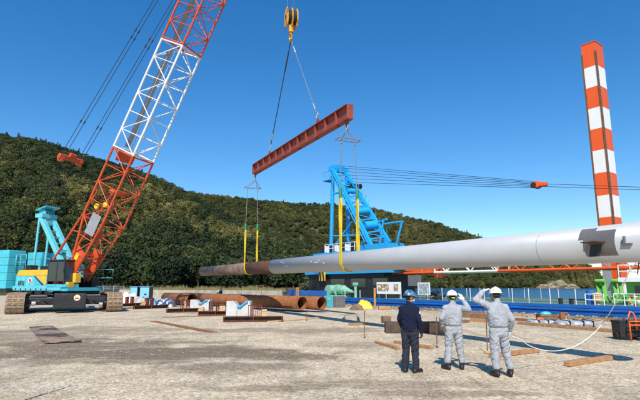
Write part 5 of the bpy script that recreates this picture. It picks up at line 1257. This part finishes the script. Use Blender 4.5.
ORD = ('first', 'second', 'third', 'fourth', 'fifth', 'sixth', 'seventh', 'eighth', 'ninth', 'tenth', 'eleventh', 'twelfth', 'thirteenth', 'fourteenth')
for k in range(14):
    px = 398+k*17+rt.uniform(0, 9); nn_ = -rt.uniform(.5, 3.0); p = Q(S(px, nn_), nn_, 0); L_ = rt.uniform(.5, 1.6); a = rt.uniform(-.5, .5); w, h = rt.uniform(.10, .22), rt.uniform(.08, .2)
    o = MB().box(p+Vector((0, 0, h/2+.005)), (L_, w, h), Matrix.Rotation(a, 3, 'Z')).build('timber_offcut', rt.choice(['timber', 'timber_old', 'timber_old']), None, .01)
    tag(o, 'weathered timber offcut among the quay edge rubble, %s from the left' % ORD[k], 'timber', 'timber offcuts along the quay edge')
# ================================================================== PEOPLE
TEX = {}
def cloud(scale):
    if scale not in TEX:
        t = bpy.data.textures.new('cloth_%g' % scale, 'CLOUDS'); t.noise_scale = scale; t.noise_depth = 2; TEX[scale] = t
    return TEX[scale]
def blob(name, mb, mat, root, M, voxel=.012, smooth=4, fold=0.0, fscale=.08):
    me = bpy.data.meshes.new('tmp'); me.from_pydata([tuple(p) for p in mb.v], [], mb.f)
    o = bpy.data.objects.new('tmp', me); COL.objects.link(o)
    r = o.modifiers.new('r', 'REMESH'); r.mode = 'VOXEL'; r.voxel_size = voxel; r.use_smooth_shade = True
    if smooth: sm = o.modifiers.new('s', 'SMOOTH'); sm.factor = .5; sm.iterations = smooth
    dg = bpy.context.evaluated_depsgraph_get(); m2 = bpy.data.meshes.new_from_object(o.evaluated_get(dg))
    bpy.data.objects.remove(o); m2.name = name; m2.materials.clear(); m2.materials.append(MATS[mat])
    if fold:                                        # creases of the cloth
        sd_ = len(mb.v)*.37
        nn = [Vector(v.normal) for v in m2.vertices]; cc = [Vector(v.co) for v in m2.vertices]
        for i, (n_, co) in enumerate(zip(nn, cc)):
            x, y, z = co; q = z+.55*x*(1 if noise.noise(Vector((x*3, y*3, z*2+sd_))) > 0 else -1)
            n1 = noise.noise(Vector((x*5+sd_, y*5, q*8))); n2 = noise.noise(Vector((x*9, y*9+sd_, q*15)))
            big = noise.noise(Vector((x*6, y*6, z*5+sd_))); mk_ = min(1, max(0.15, .6+1.6*noise.noise(Vector((x*4.5+9, y*4.5, z*4+sd_)))))
            cc[i] = co+n_*fold*(mk_*(-.95*math.exp(-(n1/.13)**2)-.55*math.exp(-(n2/.14)**2)+.5*abs(n1))+.55*big+.12)
        m2.vertices.foreach_set('co', [c for v in cc for c in v])
    m2.transform(WM[root.name].inverted() @ M)
    m2.polygons.foreach_set('use_smooth', [True]*len(m2.polygons))
    return _link(name, m2, WM[root.name].copy(), root)
def ell_ring(c, rx, ry, yaw=0, n=18, pw=.85):
    out = []
    for j in range(n):
        a = 2*math.pi*j/n; x, y = math.cos(a), math.sin(a); x = math.copysign(abs(x)**pw, x)*rx; y = math.copysign(abs(y)**pw, y)*ry
        out.append(Vector(c)+Vector((x*math.cos(yaw)-y*math.sin(yaw), x*math.sin(yaw)+y*math.cos(yaw), 0)))
    return out
def limb(mb, pts, rs):
    for k in range(len(pts)-1): mb.cap(pts[k], pts[k+1], rs[k], rs[k+1])
def hand_prims(mb, w, d, pn, side, curl=.5, fat=1.0, point=False):
    """w wrist, d direction of the hand, pn palm normal, side = direction of the thumb"""
    w, d, pn = Vector(w), Vector(d).normalized(), Vector(pn).normalized(); sd = Vector(side).normalized()
    Fm = Matrix((sd, pn, d)).transposed()
    mb.ell(w+d*.05, (.042*fat, .019*fat, .055), Fm); mb.cap(w-d*.03, w+d*.03, .026*fat, .03*fat)
    for k, (o, L_) in enumerate(((.030, .074), (.010, .082), (-.010, .076), (-.029, .060))):
        b = w+d*.092+sd*o; c = curl if not (point and k == 0) else .05
        d1 = (d*math.cos(c*.9)+pn*math.sin(c*.9)); d2 = (d*math.cos(c*2.1)+pn*math.sin(c*2.1))
        m_ = b+d1*L_*.55; e = m_+d2*L_*.5; r_ = .0095*fat; mb.cap(b-d*.02, m_, r_*1.05, r_); mb.cap(m_, e, r_, r_*.85)
    b = w+d*.03+sd*.032; m_ = b+(sd*.75+d*.6+pn*.25).normalized()*.04; e = m_+(sd*.25+d*.85+pn*.4*curl).normalized()*.034; mb.cap(b, m_, .0125*fat, .011*fat); mb.cap(m_, e, .011*fat, .009*fat)
def person(name, px, yfoot, ytop, heading, P, fit, label):
    g = G(px, yfoot); k = A(px, ytop, g.y).z/1.768
    root = thing(name, g, label, 'person'); M = Matrix.Translation(g) @ Matrix.Rotation(heading, 4, 'Z') @ Matrix.Diagonal((k, k, k, 1))
    J = {n: Vector(v) for n, v in P.items()}
    hy = J['head_yaw'].x; hd = J['head']; tilt = J['head_yaw'].y
    HRt = Matrix.Rotation(hy, 3, 'Z') @ Matrix.Rotation(tilt, 3, 'X')
    def H(v): return hd+HRt @ Vector(v)
    # body: one continuous figure, head with face, arms, legs, hands
    b = MB(); nk = Vector((0, .0, 1.46)); b.ell(H((0, 0, .02)), (.076, .095, .105), HRt); b.ell(H((0, .025, -.055)), (.056, .066, .062), HRt)
    b.cap(H((0, .092, .015)), H((0, .112, -.02)), .010, .014); b.ell(H((0, .088, .035)), (.055, .014, .012), HRt); b.ell(H((0, .086, -.062)), (.026, .012, .008), HRt)
    for e in (-1, 1): b.ell(H((e*.078, -.008, .0)), (.012, .024, .034), HRt); b.ell(H((e*.032, .082, .022)), (.016, .010, .009), HRt)
    b.cap((0, -.005, 1.40), H((0, -.015, -.06)), .062, .056)
    b.rings([ell_ring((0, 0, z), rx, ry) for z, rx, ry in ((.86, .12, .085), (.98, .13, .085), (1.1, .12, .085), (1.25, .15, .10), (1.34, .13, .08), (1.42, .06, .05))])
    for s in 'LR':
        limb(b, [J['sh'+s], J['el'+s], J['wr'+s]], [.042, .038, .028]); limb(b, [J['hip'+s], J['kn'+s], J['an'+s]], [.082, .056, .040]); b.cap(J['an'+s]+Vector((0, 0, -.03)), J['an'+s]+J['ft'+s]*.12+Vector((0, 0, -.05)), .032, .028)
        hand_prims(b, J['wr'+s], J['hd'+s], J['pn'+s], J['ts'+s], J['cu'+s].x)
    blob('body', b, 'skin', root, M, .008, 3)
    # jacket
    j = MB(); lean = J['lean']
    j.rings([ell_ring(Vector((0, 0, z))+lean*((z-.95)/.5), rx, ry, 0) for z, rx, ry in fit['torso']])
    for s, e in (('L', -1), ('R', 1)):
        limb(j, [J['sh'+s]+Vector((-e*.03, 0, 0)), J['el'+s], lerp(J['el'+s], J['wr'+s], .93)], fit['sleeve']); j.cap(J['sh'+s]+Vector((-e*.13, 0, .035)), J['sh'+s], .062, fit['sleeve'][0]*.97)
    j.cap((0, -.012, 1.42), (0, -.012, 1.492), .078, .064)
    jk = blob('jacket' if fit['kind'] == 'grey' else 'long_sleeve_shirt', j, fit['top'], root, M, .010, 4, .0135, .075)
    # trousers
    t = MB(); t.rings([ell_ring((0, 0, z), rx, ry) for z, rx, ry in ((.74, .05, .05), (.775, .12, .09), (.82, .168, .115), (.89, .178, .125), (.97, .172, .12), (1.04, .155, .11))])
    for s in 'LR': limb(t, [J['hip'+s], J['kn'+s], J['an'+s]+Vector((0, 0, .085 if fit['kind'] == 'grey' else .035))], fit['leg'])
    blob('trousers', t, fit['bottom'], root, M, .010, 5, .0155, .085)
    if fit['kind'] == 'grey':
        b_ = MB(); b_.rings([ell_ring(Vector((0, 0, z))+lean*((z-.95)/.5), rx, ry, 0, 24) for z, rx, ry in ((.975, .184, .134), (1.02, .184, .134))]); blob('waistband', b_, fit['top'], root, M, .008, 2, .004, .05)
    # boots
    for s in 'LR':
        a = J['an'+s]; f = J['ft'+s].normalized(); q = MB(); fl = Vector((a.x, a.y, 0)); sdv = Vector((f.y, -f.x, 0)); Fb = Matrix((sdv, f, Vector((0, 0, 1)))).transposed()
        q.cap(a+Vector((0, 0, .07 if fit['kind'] == 'grey' else .0)), fl-f*.01+Vector((0, 0, .06)), .064, .056); q.ell(fl+f*.10+Vector((0, 0, .045)), (.056, .125, .050), Fb); q.ell(fl+f*.17+Vector((0, 0, .042)), (.054, .068, .050), Fb); q.ell(fl-f*.04+Vector((0, 0, .05)), (.043, .05, .05), Fb)
        bt = blob('boot' if fit['kind'] == 'grey' else 'shoe', q, 'boot_black', root, M, .008, 2)
        so_ = MB(); pts = []
        for kk in range(20):
            an = 2*math.pi*kk/20; y_ = math.sin(an)*.148+.072; x_ = math.cos(an)*(.052 if y_ > .05 else .044); pts.append(fl+f*y_+sdv*x_+Vector((0, 0, .0)))
        so_.prism(pts, (0, 0, .024)); so_.v = [M @ v for v in so_.v]; so_.build('sole', 'sole_tan' if fit['kind'] != 'grey' else 'boot_black', bt)
    # gloves
    if fit['glove']:
        for s in 'LR':
            q = MB(); hand_prims(q, J['wr'+s], J['hd'+s], J['pn'+s], J['ts'+s], J['cu'+s].x, 1.18, fit.get('point') == s); q.cap(J['wr'+s]-J['hd'+s].normalized()*.06, J['wr'+s], .040, .036)
            blob('glove', q, fit['glove'], root, M, .006, 2)
    # hair at the nape
    h = MB(); h.ell(H((0, -.014, .012)), (.081, .092, .082), HRt); blob('hair', h, 'hair_black', root, M, .010, 2)
    # helmet: shell with brim, visor peak and ridge
    hm = MB(); n = 32; rs = []
    for i in range(11):
        ph = math.pi/2*i/10; rs.append([H((.118*math.cos(ph)*math.cos(2*math.pi*q/n), -.002+.138*math.cos(ph)*math.sin(2*math.pi*q/n), .055+.112*math.sin(ph)+.004*(math.sin(ph) > .2)*abs(math.cos(6*math.pi*q/n)))) for q in range(n)])
    rs = [[H((1.00*.104*math.cos(2*math.pi*q/n), .122*math.sin(2*math.pi*q/n), .05)) for q in range(n)]]+[[H(((.128)*math.cos(2*math.pi*q/n), (.147+(.042 if math.sin(2*math.pi*q/n) > .55 else 0))*math.sin(2*math.pi*q/n), .047-.010*max(0, math.sin(2*math.pi*q/n)))) for q in range(n)]]+[[H(((.128)*math.cos(2*math.pi*q/n), (.147+(.042 if math.sin(2*math.pi*q/n) > .55 else 0))*math.sin(2*math.pi*q/n), .053-.010*max(0, math.sin(2*math.pi*q/n)))) for q in range(n)]]+rs[:-1]
    hm.rings(rs); hm.v = [M @ v for v in hm.v]; he = hm.build('helmet', fit['helmet'], root)
    rg_ = MB(); rg_.tube([M @ H((0, -.002+.136*math.cos(a), .062+.112*math.sin(a))) for a in [R(20+14*i) for i in range(11)]], .010*k, 6); rg_.build('helmet_ridge', fit['helmet'], he)
    st = MB()
    for e in (-1, 1): st.tube([M @ H((e*.098, .03, .05)), M @ H((e*.085, .04, -.04)), M @ H((e*.03, .07, -.115))], .007*k, 6)
    st.tube([M @ H((.10*math.sin(a), -.108*math.cos(a), -.005)) for a in [R(-70+14*i) for i in range(11)]], .013*k, 6); st.build('chin_strap', 'strap_black', he)
    def sticker(a0, a1, z0, z1, mat, name='sticker'):
        vs_ = []; na = 6
        for i in range(na+1):
            a = R(a0+(a1-a0)*i/na)
            for z in (z0, z1): c = math.sqrt(max(0, 1-((z-.055)/.112)**2)); vs_.append(M @ H((.122*c*math.sin(a), -.002-.142*c*math.cos(a), z)))
        mm = MB().add(vs_, [(2*i, 2*i+2, 2*i+3, 2*i+1) for i in range(na)]); mm.build(name, mat, he).modifiers.new('solid', 'SOLIDIFY').thickness = .003
    for a in fit['stickers']: sticker(*a)
    return root, M, J, H
def V3(*a): return Vector(a)
base = dict(shL=(-.172, 0, 1.350), shR=(.172, 0, 1.350), hipL=(-.088, 0, .90), hipR=(.088, 0, .90), lean=(0, 0, 0), cuL=(.6, 0, 0), cuR=(.6, 0, 0))
GREY = dict(kind='grey', top='grey_cloth', bottom='grey_cloth', glove='glove_white', helmet='helmet_white', sleeve=[.078, .068, .055], leg=[.114, .088, .076],
            torso=((.955, .165, .12), (1.0, .196, .142), (1.1, .202, .145), (1.25, .212, .145), (1.33, .190, .125), (1.39, .165, .105), (1.435, .115, .085), (1.465, .078, .068)), stickers=[])
# ---- worker in navy
p1 = dict(base, head=(.02, .01, 1.592), head_yaw=(R(-42), R(-4), 0), elL=(-.235, .03, 1.13), wrL=(-.20, .16, .90), elR=(.235, -.045, 1.12), wrR=(.255, .02, .87), hdL=(0, .4, -1), hdR=(.0, .25, -1), pnL=(1, 0, 0), pnR=(-1, 0, 0), tsL=(0, 1, 0), tsR=(0, 1, 0),
          knL=(-.105, .02, .49), knR=(.10, .03, .49), anL=(-.12, -.02, .09), anR=(.115, -.01, .09), ftL=(-.3, 1, 0), ftR=(.35, 1, 0))
NAVY = dict(kind='navy', top='navy_cloth', bottom='dark_trouser', glove='glove_dark', helmet='helmet_blue', sleeve=[.074, .063, .048], leg=[.112, .088, .078],
            torso=((.87, .17, .125), (.95, .188, .135), (1.1, .192, .135), (1.25, .205, .138), (1.33, .186, .12), (1.39, .16, .10), (1.435, .112, .08), (1.465, .076, .066)),
            stickers=[(60, 85, .075, .105, 'timber'), (-30, -8, .09, .12, 'red_paint')])
r1, M1, J1, H1 = person('person', 411, 373.0, 289.8, R(-28), p1, NAVY, 'worker in navy shirt, dark trousers and blue patterned helmet, arms hanging, seen from behind')
mk = MB(); mk.ell(H1((0, .062, -.045)), (.062, .062, .052), Matrix.Rotation(R(-42), 3, 'Z')); blob('face_mask', mk, 'helmet_white', r1, M1, .008, 2)
sl_ = lerp(J1['shR'], J1['elR'], .3)+V3(.058, -.02, 0); bx_ = MB().box(sl_, (.012, .05, .045)); bx_.v = [M1 @ v for v in bx_.v]; bx_.build('sleeve_badge', 'helmet_white', r1)
# ---- worker pointing, middle
p2 = dict(base, head=(.005, .02, 1.592), head_yaw=(R(-4), R(-3), 0), elL=(-.275, -.03, 1.13), wrL=(-.235, .10, .93), elR=(.41, .10, 1.315), wrR=(.325, .22, 1.52), hdL=(.1, .8, -.6), hdR=(-.35, .1, 1), pnL=(1, 0, 0), pnR=(-.6, .7, 0), tsL=(0, .5, 1), tsR=(-1, .2, 0), cuR=(.35, 0, 0), cuL=(1.0, 0, 0),
          knL=(-.125, .03, .49), knR=(.12, .02, .49), anL=(-.175, -.02, .10), anR=(.15, .0, .10), ftL=(-.35, 1, 0), ftR=(.3, 1, 0))
r2, M2, J2, H2 = person('person', 455.5, 369.5, 289.8, R(2), p2, dict(GREY, point='R', stickers=[(-16, 16, .048, .060, 'hi_vis')]), 'worker in grey overalls and white helmet, right hand raised beside the head, seen from behind')
q_ = MB().box((-.20, .06, .90), (.07, .13, .17), Matrix.Rotation(R(12), 3, 'Y')); q_.v = [M2 @ v for v in q_.v]; q_.build('tool_pouch', 'leather', r2, .02)
hv = MB().box(H2((0, -.118, -.01)), (.075, .012, .022)); hv.v = [M2 @ v for v in hv.v]; hv.build('strap_clip', 'hi_vis', r2)
# ---- worker with the rope, right
p3 = dict(base, head=(-.005, .02, 1.592), head_yaw=(R(6), R(-2), 0), shL=(-.170, 0, 1.372), elL=(-.40, .10, 1.50), wrL=(-.215, .16, 1.67), elR=(.265, -.035, 1.12), wrR=(.27, .09, .88), hdL=(.8, .1, .45), hdR=(-.05, .3, -1), pnL=(.3, -.3, -1), pnR=(-1, 0, 0), tsL=(0, -1, .2), tsR=(0, 1, .2), cuL=(.45, 0, 0), cuR=(1.25, 0, 0),
          knL=(-.10, .02, .49), knR=(.135, .05, .49), anL=(-.10, -.02, .10), anR=(.20, .02, .10), ftL=(-.15, 1, 0), ftR=(.25, 1, 0), lean=(-.01, .0, 0))
r3, M3, J3, H3 = person('person', 501.5, 376.5, 286.8, R(3), p3, dict(GREY, stickers=[(-62, -38, .085, .125, 'sticker_yellow'), (-28, 4, .135, .152, 'sticker_green'), (-20, -2, .07, .09, 'sticker_yellow'), (20, 50, .075, .085, 'sticker_green')]), 'worker in grey overalls, left hand on the stickered white helmet, right hand holding a rope')
# ---- far worker behind the rusty pipes
p4 = dict(base, head=(0, .01, 1.592), head_yaw=(R(50), 0, 0), elL=(-.30, .08, 1.15), wrL=(-.32, .28, 1.12), elR=(.24, .02, 1.12), wrR=(.22, .14, .9), hdL=(-.2, 1, 0), hdR=(0, .3, -1), pnL=(0, 0, -1), pnR=(-1, 0, 0), tsL=(1, 0, 0), tsR=(0, 1, 0), knL=(-.1, .02, .49), knR=(.1, .02, .49), anL=(-.12, -.02, .09), anR=(.12, -.01, .09), ftL=(-.3, 1, 0), ftR=(.35, 1, 0))
yf = 303.2; person('person', 220.5, yf, 287.3, R(70), p4, dict(NAVY, stickers=[], helmet='helmet_navy'), 'distant worker in navy with blue helmet, standing behind the rusty pipes')

# ---- tag line from the pipe to the worker's hand
hR = M3 @ (J3['wrR']+J3['hdR'].normalized()*.085+V3(-.03, 0, 0))
tl = thing('tag_line', (hR.x, hR.y, 0), 'white tag line hanging from the pipe to the hand of the right worker', 'rope')
pt = pipe_at_x(634)-PW*(PD/2+.02)
pts_ = [pt]+[A(x, y, Y) for x, y, Y in ((628.5, 273, 11.2), (621, 291, 11.6), (611, 311, 11.9), (597, 330, 12.0), (580, 343.5, 11.9), (562, 350.2, 11.6), (545, 350.5, 11.2), (530, 346, 10.8), (520, 339.5, 10.4))]+[hR]
def smooth(pts, n=8):
    out = []
    for i in range(len(pts)-1):
        p0, p1_, p2_, p3_ = pts[max(i-1, 0)], pts[i], pts[i+1], pts[min(i+2, len(pts)-1)]
        for k in range(n):
            t = k/n; out.append(.5*((2*p1_)+(p2_-p0)*t+(2*p0-5*p1_+4*p2_-p3_)*t*t+(3*p1_-p0-3*p2_+p3_)*t**3))
    return out+[pts[-1]]
MB().tube(smooth(pts_), .0105, 6).build('line', 'white_rope', tl)
MB().tube(smooth([hR, hR+V3(.01, -.02, -.25), hR+V3(.0, -.03, -.55), hR+V3(.03, -.02, -hR.z+.01), hR+V3(.10, .1, -hR.z+.01)]), .009, 6).build('tail', 'white_rope', tl)
dk_ = pipe_at_x(637)-PW*(PD/2); MB().tube(smooth([dk_, lerp(dk_, pt, .5)-V3(0, 0, .12), pt-V3(0, 0, .25)]), .011, 6).build('lashing', 'rope_steel', tl)
# ---- unseen shadow caster: pallets and bar added to throw the lower left shadow
pb = V3(-5.3, 5.75, 0); t = thing('shadow_caster_stack', pb, 'unseen stack of pallets and bar added at lower left to cast a shadow', 'pallets')
for k in range(11):
    for e in (-.45, 0, .45): MB().box(pb+V3(e, 0, .06+.155*k), (.1, 1.1, .09)).build('bearer', 'timber', t)
    for e in (-.5, -.25, 0, .25, .5): MB().box(pb+V3(0, e, .12+.155*k), (1.1, .12, .022)).build('deck_board', 'timber', t)
rod('shadow_caster_bar', V3(-4.98, 6.36, 0), V3(-4.66, 6.68, 2.35), .022, 'rust_edge', t)
